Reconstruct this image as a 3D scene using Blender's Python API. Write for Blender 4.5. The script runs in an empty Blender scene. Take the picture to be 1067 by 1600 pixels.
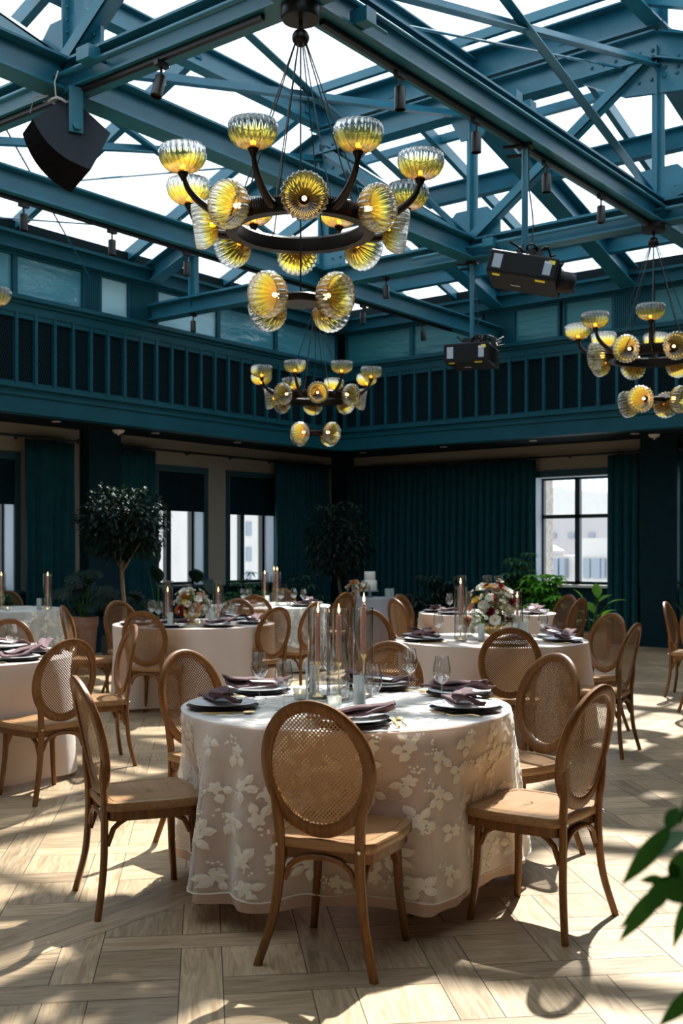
import bpy, math, random
from mathutils import Vector, Matrix
random.seed(7)
R = math.radians
sc = bpy.context.scene
col = sc.collection
PI = math.pi

# ---------------------------------------------------------------- camera
CA = R(37.8)                     # the camera looks 37.8 deg left of the room's long axis
cc, cs = math.cos(CA), math.sin(CA)
CAMH = 1.45
F = 1700.0                       # focal length in pixels of the 1067x1600 frame
cd = bpy.data.cameras.new('camera')
cam = bpy.data.objects.new('camera', cd); col.objects.link(cam)
cd.sensor_fit = 'VERTICAL'; cd.sensor_height = 36.0; cd.sensor_width = 24.0
cd.lens = 36.0 * F / 1600.0
cd.shift_y = (862 - 800) / 1600.0
cam.location = (0, 0, CAMH)
cam.rotation_euler = (R(90), 0, CA)
cd.clip_start = 0.05; cd.clip_end = 1500
cd.dof.use_dof = True; cd.dof.focus_distance = 4.9; cd.dof.aperture_fstop = 4.5
sc.camera = cam

# ---------------------------------------------------------------- light
w = bpy.data.worlds.new('sky'); sc.world = w; w.use_nodes = True
bg = w.node_tree.nodes['Background']
bg.inputs[0].default_value = (0.90, 0.955, 1.0, 1); bg.inputs[1].default_value = 2.0
SUN_AZ, SUN_EL = R(21), R(51)    # azimuth right of the camera's forward axis
sl = bpy.data.lights.new('sun', 'SUN'); sun = bpy.data.objects.new('sun', sl); col.objects.link(sun)
sl.energy = 12.5; sl.color = (1.0, 0.93, 0.83); sl.angle = R(0.9)
hx, hz = math.sin(SUN_AZ), math.cos(SUN_AZ)
sdir = Vector(((cc*hx - cs*hz)*math.cos(SUN_EL), (cs*hx + cc*hz)*math.cos(SUN_EL), math.sin(SUN_EL)))
sun.rotation_euler = sdir.to_track_quat('Z', 'Y').to_euler()
sun.location = (-6, 5, 30)
sc.view_settings.view_transform = 'Standard'; sc.view_settings.look = 'None'
sc.view_settings.exposure = 0.42; sc.view_settings.gamma = 1.0
sc.view_settings.use_curve_mapping = False
cy = sc.cycles
cy.max_bounces = 11; cy.diffuse_bounces = 4; cy.glossy_bounces = 3; cy.transmission_bounces = 9
cy.transparent_max_bounces = 28; cy.caustics_reflective = False; cy.caustics_refractive = False
cy.sample_clamp_indirect = 5.0; cy.use_denoising = True

# ---------------------------------------------------------------- survey helpers
def W(x, d, z=0.0):
    """x metres right of the camera axis, d metres ahead of it -> room coordinates"""
    return Vector((cc*x - cs*d, cs*x + cc*d, z))
def HD(theta):                   # heading clockwise from the camera axis -> z rotation of a thing facing local +Y
    return CA - R(theta)
def yl(px, c=-12.57):            # where the sight line of a column meets the plane X = c
    t = (px-533.5)/F
    return -c*(cc+cs*t)/(cs-cc*t)
def xr(px, d=16.2):              # ... the plane Y = d
    t = (px-533.5)/F
    return d*(cc*t-cs)/(cc+cs*t)

# ---------------------------------------------------------------- mesh helpers
class MB:
    def __init__(s): s.v = []; s.f = []; s.mi = []; s.cur = 0
    def add(s, vs, fs):
        o = len(s.v); s.v += [tuple(p) for p in vs]
        for f in fs: s.f.append(tuple(o+i for i in f)); s.mi.append(s.cur)
        return s
    def box(s, x0, x1, y0, y1, z0, z1):
        return s.add([(x0,y0,z0),(x1,y0,z0),(x1,y1,z0),(x0,y1,z0),(x0,y0,z1),(x1,y0,z1),(x1,y1,z1),(x0,y1,z1)],
                     [(0,3,2,1),(4,5,6,7),(0,1,5,4),(1,2,6,5),(2,3,7,6),(3,0,4,7)])
    def bar(s, p0, p1, w, h, up=(0,0,1), oz=0.0, ox=0.0):
        p0, p1, up = Vector(p0), Vector(p1), Vector(up)
        d = (p1-p0).normalized()
        sd = d.cross(up)
        if sd.length < 1e-4: sd = d.cross(Vector((1,0,0)))
        sd.normalize(); u = sd.cross(d).normalized()
        vs = []
        for p in (p0, p1):
            for a, b in ((-1,-1),(1,-1),(1,1),(-1,1)):
                vs.append(p + sd*(a*w/2+ox) + u*(b*h/2+oz))
        return s.add(vs, [(0,1,2,3),(7,6,5,4),(0,4,5,1),(1,5,6,2),(2,6,7,3),(3,7,4,0)])
    def ibeam(s, p0, p1, w, h, t=0.018, up=(0,0,1)):
        s.bar(p0,p1,w,t,up,oz=h/2-t/2); s.bar(p0,p1,w,t,up,oz=-h/2+t/2); s.bar(p0,p1,t,h-2*t,up)
        return s
    def angle(s, p0, p1, w, t=0.01, up=(0,0,1)):
        s.bar(p0,p1,t,w,up,ox=-w/2+t/2); s.bar(p0,p1,w,t,up,oz=-w/2+t/2); return s
    def tube(s, pts, rad, seg=8, caps=True, closed=False):
        pts = [Vector(p) for p in pts]; n = len(pts)
        rs = rad if isinstance(rad,(list,tuple)) else [rad]*n
        o = len(s.v); ref = None; vs = []
        for i, p in enumerate(pts):
            if closed: d = pts[(i+1)%n]-pts[i-1]
            else: d = pts[min(i+1,n-1)]-pts[max(i-1,0)]
            d.normalize()
            if ref is None:
                ref = d.cross(Vector((0,0,1)))
                if ref.length < 0.05: ref = d.cross(Vector((1,0,0)))
            ref = (ref - d*ref.dot(d)).normalized(); b = d.cross(ref)
            for k in range(seg):
                a = 2*PI*k/seg
                vs.append(p + ref*math.cos(a)*rs[i] + b*math.sin(a)*rs[i])
        fs = []
        for i in range(n if closed else n-1):
            j = (i+1)%n
            for k in range(seg):
                l = (k+1)%seg
                fs.append((i*seg+k, j*seg+k, j*seg+l, i*seg+l))
        if caps and not closed:
            fs.append(tuple(range(seg))); fs.append(tuple((n-1)*seg+k for k in reversed(range(seg))))
        return s.add(vs, fs)
    def lathe(s, prof, seg=24, c=(0,0,0), rib=0.0, nrib=0, M=None):
        vs = []; fs = []
        c = Vector(c)
        for r, z in prof:
            for k in range(seg):
                a = 2*PI*k/seg
                rr = r*(1+rib*math.cos(nrib*a)) if rib else r
                p = Vector((rr*math.cos(a), rr*math.sin(a), z))
                vs.append((M @ p if M else p)+c)
        n = len(prof)
        for i in range(n-1):
            for k in range(seg):
                l = (k+1)%seg
                fs.append((i*seg+k, i*seg+l, (i+1)*seg+l, (i+1)*seg+k))
        if prof[0][0] > 1e-5 and False: pass
        return s.add(vs, fs)
    def ball(s, c, r, seg=12, rings=8, sc3=(1,1,1)):
        vs=[]; fs=[]
        for i in range(rings+1):
            t = PI*i/rings
            for k in range(seg):
                a = 2*PI*k/seg
                vs.append((c[0]+r*sc3[0]*math.sin(t)*math.cos(a), c[1]+r*sc3[1]*math.sin(t)*math.sin(a), c[2]+r*sc3[2]*math.cos(t)))
        for i in range(rings):
            for k in range(seg):
                l=(k+1)%seg
                fs.append((i*seg+k,(i+1)*seg+k,(i+1)*seg+l,i*seg+l))
        return s.add(vs,fs)
    def plate(s, pts, nrm, t):   # polygon of 3-D points thickened by t along nrm
        n=len(pts); nv=Vector(nrm).normalized()*t/2
        vs=[Vector(p)-nv for p in pts]+[Vector(p)+nv for p in pts]
        fs=[tuple(range(n))[::-1], tuple(range(n,2*n))]+[(i,(i+1)%n,n+(i+1)%n,n+i) for i in range(n)]
        return s.add(vs,fs)
    def build(s, name, mat, parent=None, smooth=0, loc=None, rot=None):
        me = bpy.data.meshes.new(name)
        me.from_pydata(s.v, [], s.f)
        for m in (mat if isinstance(mat,(list,tuple)) else [mat]): me.materials.append(m)
        if isinstance(mat,(list,tuple)):
            me.polygons.foreach_set('material_index', s.mi)
        if smooth:
            me.polygons.foreach_set('use_smooth', [True]*len(me.polygons))
            try: me.set_sharp_from_angle(angle=R(smooth))
            except Exception: pass
        me.update()
        o = bpy.data.objects.new(name, me); col.objects.link(o)
        if parent: o.parent = parent
        if loc is not None: o.location = loc
        if rot is not None: o.rotation_euler = rot
        return o
def tag(o, label=None, cat=None, group=None, kind=None):
    if label: o['label'] = label
    if cat: o['category'] = cat
    if group: o['group'] = group
    if kind: o['kind'] = kind
    return o
def thing(name, label, cat, loc=(0,0,0), rz=0.0, group=None):
    o = bpy.data.objects.new(name, None); col.objects.link(o); o.empty_display_size = .1
    o.location = loc; o.rotation_euler = (0,0,rz)
    return tag(o, label, cat, group)
def dup(root, loc=None, rz=None, label=None, group=None):
    r = root.copy(); col.objects.link(r)
    if loc is not None: r.location = loc
    if rz is not None: r.rotation_euler = (0,0,rz)
    if label: r['label'] = label
    if group: r['group'] = group
    for ch in list(root.children):
        c = ch.copy(); col.objects.link(c); c.parent = r
        for g in list(ch.children):
            d = g.copy(); col.objects.link(d); d.parent = c
    return r

# ---------------------------------------------------------------- materials
def mat(name):
    m = bpy.data.materials.new(name); m.use_nodes = True
    nt = m.node_tree; return m, nt, nt.nodes['Principled BSDF'], nt.nodes['Material Output']
def N(nt, t, **kw):
    n = nt.nodes.new(t)
    for k, v in kw.items(): setattr(n, k, v)
    return n
def L(nt, a, b): nt.links.new(a, b)
def simple(name, c, rough=.5, metal=0.0, spec=.5, var=0.0, vs=8.0, bump=0.0, bs=60.0, emit=None, es=0.0, sub=0.0, coord='Object', stretch=None):
    m, nt, b, out = mat(name)
    b.inputs['Base Color'].default_value = (*c, 1); b.inputs['Roughness'].default_value = rough
    b.inputs['Metallic'].default_value = metal; b.inputs['Specular IOR Level'].default_value = spec
    tc = N(nt,'ShaderNodeTexCoord')
    src = tc.outputs[coord]
    if stretch:
        mp = N(nt,'ShaderNodeMapping'); mp.inputs['Scale'].default_value = stretch; L(nt,src,mp.inputs[0]); src = mp.outputs[0]
    if var:
        n = N(nt,'ShaderNodeTexNoise'); n.inputs['Scale'].default_value = vs; n.inputs['Detail'].default_value = 4
        L(nt, src, n.inputs['Vector'])
        r = N(nt,'ShaderNodeValToRGB')
        r.color_ramp.elements[0].position=.3; r.color_ramp.elements[1].position=.7
        r.color_ramp.elements[0].color = (*[x*(1-var) for x in c],1); r.color_ramp.elements[1].color = (*[min(1,x*(1+var)) for x in c],1)
        L(nt, n.outputs[0], r.inputs[0]); L(nt, r.outputs[0], b.inputs['Base Color'])
    if bump:
        n = N(nt,'ShaderNodeTexNoise'); n.inputs['Scale'].default_value = bs; n.inputs['Detail'].default_value = 3
        L(nt, src, n.inputs['Vector'])
        bp = N(nt,'ShaderNodeBump'); bp.inputs['Strength'].default_value = bump; bp.inputs['Distance'].default_value=.01
        L(nt, n.outputs[0], bp.inputs['Height']); L(nt, bp.outputs[0], b.inputs['Normal'])
    if emit: b.inputs['Emission Color'].default_value=(*emit,1); b.inputs['Emission Strength'].default_value=es
    if sub: b.inputs['Subsurface Weight'].default_value=sub; b.inputs['Subsurface Radius'].default_value=(.01,.006,.004)
    return m
def translucent(name, c, t=.4, rough=.8, tcol=None, var=0.0, vs=8.0):
    m = simple(name, c, rough, spec=.2, var=var, vs=vs); nt = m.node_tree
    b = nt.nodes['Principled BSDF']; out = nt.nodes['Material Output']
    tr = N(nt,'ShaderNodeBsdfTranslucent'); tr.inputs[0].default_value=(*(tcol or c),1)
    mx = N(nt,'ShaderNodeMixShader'); mx.inputs[0].default_value=t
    L(nt,b.outputs[0],mx.inputs[1]); L(nt,tr.outputs[0],mx.inputs[2]); L(nt,mx.outputs[0],out.inputs[0])
    return m
def pane(name, tint=(.95,.97,.98), refl=1.0, rough=0.0, edge=None):
    """thin clear glass: passes light straight on, mirrors more at grazing angles"""
    m, nt, b, out = mat(name); nt.nodes.remove(b)
    tr = N(nt,'ShaderNodeBsdfTransparent'); tr.inputs[0].default_value=(*tint,1)
    gl = N(nt,'ShaderNodeBsdfGlossy'); gl.inputs['Roughness'].default_value=rough
    lw = N(nt,'ShaderNodeLayerWeight'); lw.inputs[0].default_value=.5
    pw_ = N(nt,'ShaderNodeMath',operation='POWER'); pw_.inputs[1].default_value=5.0; L(nt,lw.outputs['Facing'],pw_.inputs[0])
    fr = N(nt,'ShaderNodeMath',operation='MULTIPLY_ADD'); fr.inputs[1].default_value=.9; fr.inputs[2].default_value=.04; L(nt,pw_.outputs[0],fr.inputs[0])
    ml = N(nt,'ShaderNodeMath',operation='MULTIPLY',use_clamp=True); ml.inputs[1].default_value=refl
    mx = N(nt,'ShaderNodeMixShader')
    L(nt,fr.outputs[0],ml.inputs[0]); L(nt,ml.outputs[0],mx.inputs[0]); L(nt,tr.outputs[0],mx.inputs[1]); L(nt,gl.outputs[0],mx.inputs[2])
    if edge:      # light crosses more glass where the wall is seen on edge
        cr_ = N(nt,'ShaderNodeValToRGB'); e=cr_.color_ramp.elements; e[0].position=.45; e[0].color=(*tint,1); e[1].position=.97; e[1].color=(*edge,1)
        L(nt,lw.outputs['Facing'],cr_.inputs[0]); L(nt,cr_.outputs[0],tr.inputs[0])
    L(nt,mx.outputs[0],out.inputs[0]); return m

M = {}
M['teal'] = simple('teal paint', (.0045,.066,.094), .45, spec=.25, var=.12, vs=2.5, bump=.08, bs=25)
M['steel'] = simple('teal steel', (.016,.135,.20), .33, var=.18, vs=3.0, bump=.10, bs=30)
M['bolt'] = simple('teal bolts', (.015,.11,.15), .3, metal=.2)
M['soffit'] = simple('dark soffit', (.006,.014,.017), .8, spec=.1)
M['pillar'] = simple('pillar teal', (.0035,.022,.031), .7, spec=.12, var=.1, vs=5)
M['cream'] = simple('greige wall', (.30,.265,.22), .9, var=.06, vs=40, bump=.1, bs=180)
M['curtain'] = translucent('teal curtain', (.005,.060,.073), .14, tcol=(.01,.11,.13), var=.15, vs=6)
M['shade'] = simple('roller shade teal', (.003,.016,.022), .9, spec=.1)
M['frame'] = simple('window frame', (.01,.02,.025), .4)
M['trimteal'] = simple('window surround teal', (.01,.05,.065), .5)
M['reveal'] = simple('window reveal', (.45,.52,.60), .7)
M['black'] = simple('black metal', (.012,.011,.011), .38, metal=.3, bump=.05)
M['bronze'] = simple('dark bronze', (.022,.017,.015), .36, metal=.75, bump=.03)
M['bright'] = simple('stainless', (.7,.7,.7), .3, metal=1)
M['gold'] = simple('satin gold', (.85,.62,.28), .28, metal=1)
M['glass'] = pane('thin glass', refl=1.0)
M['skyglass'] = pane('skylight glass', tint=(.93,.965,.985), refl=.6)
M['vase'] = pane('vase glass', tint=(.965,.975,.98), refl=2.6, rough=.02, edge=(.58,.62,.64))
M['plastic'] = simple('black plastic', (.006,.007,.009), .45, spec=.2)
M['speaker'] = simple('speaker cabinet', (.008,.014,.022), .55, spec=.25, bump=.15, bs=220)
M['grille'] = simple('speaker grille', (.004,.004,.005), .9, spec=.05)
M['cable'] = simple('grey cable', (.55,.55,.52), .5)
M['yellow'] = simple('yellow sticker', (.9,.8,.02), .5)
M['sticker'] = simple('white sticker', (.7,.7,.7), .5)
M['white'] = simple('white china', (.78,.78,.80), .18)
M['charger'] = simple('dark plate', (.02,.024,.03), .2)
M['napkin'] = simple('mauve napkin', (.105,.055,.062), .9, var=.15, vs=30, bump=.2, bs=90)
M['card'] = simple('menu card', (.75,.72,.70), .7)
M['wax'] = simple('pink wax', (.75,.36,.28), .45, sub=.25)
M['whitewax'] = simple('white wax', (.85,.83,.76), .5, sub=.2)
M['flame'] = simple('flame', (1,.6,.2), .5, emit=(1,.55,.18), es=9.0)
M['wick'] = simple('wick', (.02,.02,.02), .8)
M['ledge'] = simple('white sill', (.6,.62,.62), .5)
M['terracotta'] = simple('terracotta', (.42,.21,.14), .85, var=.12, vs=12, bump=.2, bs=70)
M['basket'] = simple('woven basket', (.30,.22,.13), .9, var=.3, vs=40, bump=.6, bs=90)
M['darkpot'] = simple('dark planter', (.03,.035,.035), .6)
M['soil'] = simple('soil', (.03,.02,.014), .95, bump=.5, bs=60)
M['bark'] = simple('bark', (.16,.12,.08), .9, var=.3, vs=30, bump=.5, bs=60)
M['cake'] = simple('white fondant', (.80,.77,.72), .55, bump=.35, bs=55)
M['stand'] = simple('cake stand', (.35,.43,.52), .25)
M['detector'] = simple('detector white', (.75,.72,.65), .5)
M['lamp'] = simple('downlight', (.5,.48,.42), .5)
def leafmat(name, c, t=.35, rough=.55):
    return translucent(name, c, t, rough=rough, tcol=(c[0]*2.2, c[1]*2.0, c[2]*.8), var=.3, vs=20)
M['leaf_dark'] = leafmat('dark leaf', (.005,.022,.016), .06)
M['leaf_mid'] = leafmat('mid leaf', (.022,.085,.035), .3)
M['leaf_backlit'] = leafmat('backlit-tint leaf', (.13,.34,.05), .5)  # backlight from the window is put into this leaf colour
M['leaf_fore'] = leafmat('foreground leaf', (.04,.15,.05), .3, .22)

def wood(name, c1, c2, rough=.38, sc3=(30,30,2.2)):
    m, nt, b, out = mat(name)
    tc = N(nt,'ShaderNodeTexCoord'); mp = N(nt,'ShaderNodeMapping'); mp.inputs['Scale'].default_value = sc3
    L(nt,tc.outputs['Object'],mp.inputs[0])
    n = N(nt,'ShaderNodeTexNoise'); n.inputs['Scale'].default_value=1.6; n.inputs['Detail'].default_value=6; n.inputs['Distortion'].default_value=1.2
    L(nt,mp.outputs[0],n.inputs['Vector'])
    r = N(nt,'ShaderNodeValToRGB'); r.color_ramp.elements[0].position=.32; r.color_ramp.elements[1].position=.68
    r.color_ramp.elements[0].color=(*c1,1); r.color_ramp.elements[1].color=(*c2,1)
    L(nt,n.outputs[0],r.inputs[0]); L(nt,r.outputs[0],b.inputs['Base Color'])
    b.inputs['Roughness'].default_value=rough; b.inputs['Specular IOR Level'].default_value=.35
    bp=N(nt,'ShaderNodeBump'); bp.inputs['Strength'].default_value=.06; bp.inputs['Distance'].default_value=.004
    L(nt,n.outputs[0],bp.inputs['Height']); L(nt,bp.outputs[0],b.inputs['Normal'])
    return m
M['wood'] = wood('chair wood', (.105,.040,.009), (.200,.084,.022))
M['seatwood'] = wood('seat wood', (.22,.118,.050), (.31,.172,.080), .33, (3,22,22))

def cane():
    m, nt, b, out = mat('woven cane')
    tc = N(nt,'ShaderNodeTexCoord'); sp = N(nt,'ShaderNodeSeparateXYZ'); L(nt,tc.outputs['Object'],sp.inputs[0])
    def mth(op, a, bb=None, cc_=None):
        n = N(nt,'ShaderNodeMath',operation=op)
        for i, x in enumerate((a,bb,cc_)):
            if x is None: continue
            if isinstance(x,(int,float)): n.inputs[i].default_value=x
            else: L(nt,x,n.inputs[i])
        return n.outputs[0]
    p = 1/.0112
    x, z = sp.outputs[0], sp.outputs[2]
    u = mth('MULTIPLY', mth('ADD',x,z), p*.7071); v = mth('MULTIPLY', mth('SUBTRACT',x,z), p*.7071)
    fu = mth('SUBTRACT', mth('FRACT',u), .5); fv = mth('SUBTRACT', mth('FRACT',v), .5)
    d2 = mth('ADD', mth('MULTIPLY',fu,fu), mth('MULTIPLY',fv,fv))
    hole = mth('LESS_THAN', d2, .33*.33)
    n = N(nt,'ShaderNodeTexNoise'); n.inputs['Scale'].default_value=60; L(nt,tc.outputs['Object'],n.inputs['Vector'])
    r = N(nt,'ShaderNodeValToRGB'); r.color_ramp.elements[0].color=(.085,.036,.012,1); r.color_ramp.elements[1].color=(.215,.105,.040,1)
    L(nt,n.outputs[0],r.inputs[0]); L(nt,r.outputs[0],b.inputs['Base Color']); b.inputs['Roughness'].default_value=.45
    bp=N(nt,'ShaderNodeBump'); bp.inputs['Strength'].default_value=.5; bp.inputs['Distance'].default_value=.002
    L(nt,d2,bp.inputs['Height']); L(nt,bp.outputs[0],b.inputs['Normal'])
    tl = N(nt,'ShaderNodeBsdfTranslucent'); tl.inputs[0].default_value=(.34,.17,.06,1)
    m1 = N(nt,'ShaderNodeMixShader'); m1.inputs[0].default_value=.06
    L(nt,b.outputs[0],m1.inputs[1]); L(nt,tl.outputs[0],m1.inputs[2])
    t = N(nt,'ShaderNodeBsdfTransparent'); mx = N(nt,'ShaderNodeMixShader')
    L(nt,hole,mx.inputs[0]); L(nt,m1.outputs[0],mx.inputs[1]); L(nt,t.outputs[0],mx.inputs[2]); L(nt,mx.outputs[0],out.inputs[0])
    return m
M['cane'] = cane()

def floor_mat():
    m, nt, b, out = mat('oak parquet')
    at = N(nt,'ShaderNodeAttribute'); at.attribute_name='tone'
    uv = N(nt,'ShaderNodeUVMap'); mp = N(nt,'ShaderNodeMapping'); mp.inputs['Scale'].default_value=(1.6,16,1)
    L(nt,uv.outputs[0],mp.inputs[0])
    n = N(nt,'ShaderNodeTexNoise'); n.inputs['Scale'].default_value=2.2; n.inputs['Detail'].default_value=7; n.inputs['Distortion'].default_value=1.5
    L(nt,mp.outputs[0],n.inputs['Vector'])
    r = N(nt,'ShaderNodeValToRGB'); r.color_ramp.elements[0].position=.30; r.color_ramp.elements[1].position=.62
    r.color_ramp.elements[0].color=(.235,.155,.085,1); r.color_ramp.elements[1].color=(.41,.305,.195,1)
    L(nt,n.outputs[0],r.inputs[0])
    # knots
    mp2 = N(nt,'ShaderNodeMapping'); mp2.inputs['Scale'].default_value=(1.3,3.2,1); L(nt,uv.outputs[0],mp2.inputs[0])
    vo = N(nt,'ShaderNodeTexVoronoi'); vo.inputs['Scale'].default_value=1.1; L(nt,mp2.outputs[0],vo.inputs['Vector'])
    kr = N(nt,'ShaderNodeMapRange'); kr.inputs['From Min'].default_value=.02; kr.inputs['From Max'].default_value=.10; kr.inputs['To Min'].default_value=.55; kr.inputs['To Max'].default_value=1
    L(nt,vo.outputs['Distance'],kr.inputs['Value'])
    tr = N(nt,'ShaderNodeMapRange'); tr.inputs['To Min'].default_value=.66; tr.inputs['To Max'].default_value=1.22; L(nt,at.outputs['Fac'],tr.inputs['Value'])
    mu = N(nt,'ShaderNodeMath',operation='MULTIPLY'); L(nt,tr.outputs[0],mu.inputs[0]); L(nt,kr.outputs[0],mu.inputs[1])
    vm = N(nt,'ShaderNodeVectorMath',operation='SCALE'); L(nt,r.outputs[0],vm.inputs[0]); L(nt,mu.outputs[0],vm.inputs['Scale'])
    L(nt,vm.outputs[0],b.inputs['Base Color']); b.inputs['Roughness'].default_value=.36; b.inputs['Specular IOR Level'].default_value=.45
    bp=N(nt,'ShaderNodeBump'); bp.inputs['Strength'].default_value=.12; bp.inputs['Distance'].default_value=.003
    L(nt,n.outputs[0],bp.inputs['Height']); L(nt,bp.outputs[0],b.inputs['Normal'])
    return m
M['floor'] = floor_mat()
M['gap'] = simple('joint', (.03,.02,.014), .8)

def cloth_mat(name, c, bump=.25):
    m = translucent(name, c, .22, var=.04, vs=5); nt = m.node_tree; b = nt.nodes['Principled BSDF']
    b.inputs['Sheen Weight'].default_value=.25; b.inputs['Roughness'].default_value=.75
    tc = nt.nodes['Texture Coordinate']; n=N(nt,'ShaderNodeTexNoise'); n.inputs['Scale'].default_value=4; n.inputs['Detail'].default_value=3
    L(nt,tc.outputs['Object'],n.inputs['Vector']); bp=N(nt,'ShaderNodeBump'); bp.inputs['Strength'].default_value=bump; bp.inputs['Distance'].default_value=.03
    L(nt,n.outputs[0],bp.inputs['Height']); L(nt,bp.outputs[0],b.inputs['Normal'])
    return m
M['blush'] = cloth_mat('blush tablecloth', (.66,.50,.43))
M['ivory'] = cloth_mat('blush ivory tablecloth', (.72,.61,.55))
M['greycloth'] = cloth_mat('pale grey tablecloth', (.50,.51,.55))
M['greenish'] = cloth_mat('pale grey lace underlay', (.56,.58,.55))
def net():
    m, nt, b, out = mat('white net overlay')
    b.inputs['Base Color'].default_value=(.86,.85,.83,1); b.inputs['Roughness'].default_value=.6; b.inputs['Sheen Weight'].default_value=.4
    tc=N(nt,'ShaderNodeTexCoord'); n=N(nt,'ShaderNodeTexNoise'); n.inputs['Scale'].default_value=7; n.inputs['Detail'].default_value=4; L(nt,tc.outputs['Object'],n.inputs['Vector'])
    lw=N(nt,'ShaderNodeLayerWeight'); lw.inputs[0].default_value=.45
    mr=N(nt,'ShaderNodeMapRange'); mr.inputs['To Min'].default_value=.20; mr.inputs['To Max'].default_value=.75; L(nt,lw.outputs['Facing'],mr.inputs['Value'])
    n2=N(nt,'ShaderNodeMath',operation='MULTIPLY_ADD'); n2.inputs[1].default_value=.35; n2.inputs[2].default_value=-.17; L(nt,n.outputs[0],n2.inputs[0])
    ad=N(nt,'ShaderNodeMath',operation='ADD',use_clamp=True); L(nt,mr.outputs[0],ad.inputs[0]); L(nt,n2.outputs[0],ad.inputs[1])
    t=N(nt,'ShaderNodeBsdfTransparent'); mx=N(nt,'ShaderNodeMixShader')
    L(nt,ad.outputs[0],mx.inputs[0]); L(nt,t.outputs[0],mx.inputs[1]); L(nt,b.outputs[0],mx.inputs[2]); L(nt,mx.outputs[0],out.inputs[0])
    return m
M['net'] = net()
M['petal'] = translucent('applique', (.90,.87,.80), .3, rough=.6)

def amber():
    """blown glass: clear at the rim, amber-yellow at the foot"""
    m, nt, b, out = mat('ribbed amber glass'); nt.nodes.remove(b)
    tc=N(nt,'ShaderNodeTexCoord'); sp=N(nt,'ShaderNodeSeparateXYZ'); L(nt,tc.outputs['Object'],sp.inputs[0])
    r=N(nt,'ShaderNodeValToRGB'); mr=N(nt,'ShaderNodeMapRange'); mr.inputs['From Min'].default_value=0; mr.inputs['From Max'].default_value=.145
    L(nt,sp.outputs[2],mr.inputs['Value']); L(nt,mr.outputs[0],r.inputs[0])
    e=r.color_ramp.elements; e[0].position=0; e[0].color=(.80,.33,.05,1); e[1].position=.72; e[1].color=(.90,.93,.92,1)
    x=r.color_ramp.elements.new(.22); x.color=(.97,.62,.03,1); x=r.color_ramp.elements.new(.45); x.color=(.97,.86,.20,1)
    at=N(nt,'ShaderNodeMath',operation='ARCTAN2'); L(nt,sp.outputs[1],at.inputs[0]); L(nt,sp.outputs[0],at.inputs[1])
    k1=N(nt,'ShaderNodeMath',operation='MULTIPLY'); k1.inputs[1].default_value=24; L(nt,at.outputs[0],k1.inputs[0])
    zz=N(nt,'ShaderNodeMath',operation='MULTIPLY_ADD'); zz.inputs[1].default_value=9.0; L(nt,sp.outputs[2],zz.inputs[0]); L(nt,k1.outputs[0],zz.inputs[2])
    co=N(nt,'ShaderNodeMath',operation='COSINE'); L(nt,zz.outputs[0],co.inputs[0])
    th=N(nt,'ShaderNodeMapRange'); th.inputs['From Min'].default_value=-1; th.inputs['From Max'].default_value=1; th.inputs['To Min'].default_value=1.0; th.inputs['To Max'].default_value=.55; L(nt,co.outputs[0],th.inputs['Value'])
    sc_=N(nt,'ShaderNodeVectorMath',operation='SCALE'); L(nt,r.outputs[0],sc_.inputs[0]); L(nt,th.outputs[0],sc_.inputs['Scale'])
    tr=N(nt,'ShaderNodeBsdfRefraction'); tr.inputs['IOR'].default_value=1.13; tr.inputs['Roughness'].default_value=.0; gl=N(nt,'ShaderNodeBsdfGlossy'); gl.inputs['Roughness'].default_value=.08
    tl=N(nt,'ShaderNodeBsdfTranslucent'); L(nt,sc_.outputs[0],tr.inputs[0]); L(nt,r.outputs[0],tl.inputs[0])
    m0=N(nt,'ShaderNodeMixShader'); m0.inputs[0].default_value=.20; L(nt,tr.outputs[0],m0.inputs[1]); L(nt,tl.outputs[0],m0.inputs[2])
    lw=N(nt,'ShaderNodeLayerWeight'); lw.inputs[0].default_value=.5
    ml=N(nt,'ShaderNodeMath',operation='MULTIPLY'); ml.inputs[1].default_value=.8; L(nt,lw.outputs['Facing'],ml.inputs[0])
    mx=N(nt,'ShaderNodeMixShader'); L(nt,ml.outputs[0],mx.inputs[0]); L(nt,m0.outputs[0],mx.inputs[1]); L(nt,gl.outputs[0],mx.inputs[2])
    L(nt,mx.outputs[0],out.inputs[0]); return m
M['amber'] = amber()
M['bulb'] = simple('warm bulb', (1,.8,.5), .4, emit=(1,.62,.25), es=6.0)

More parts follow.
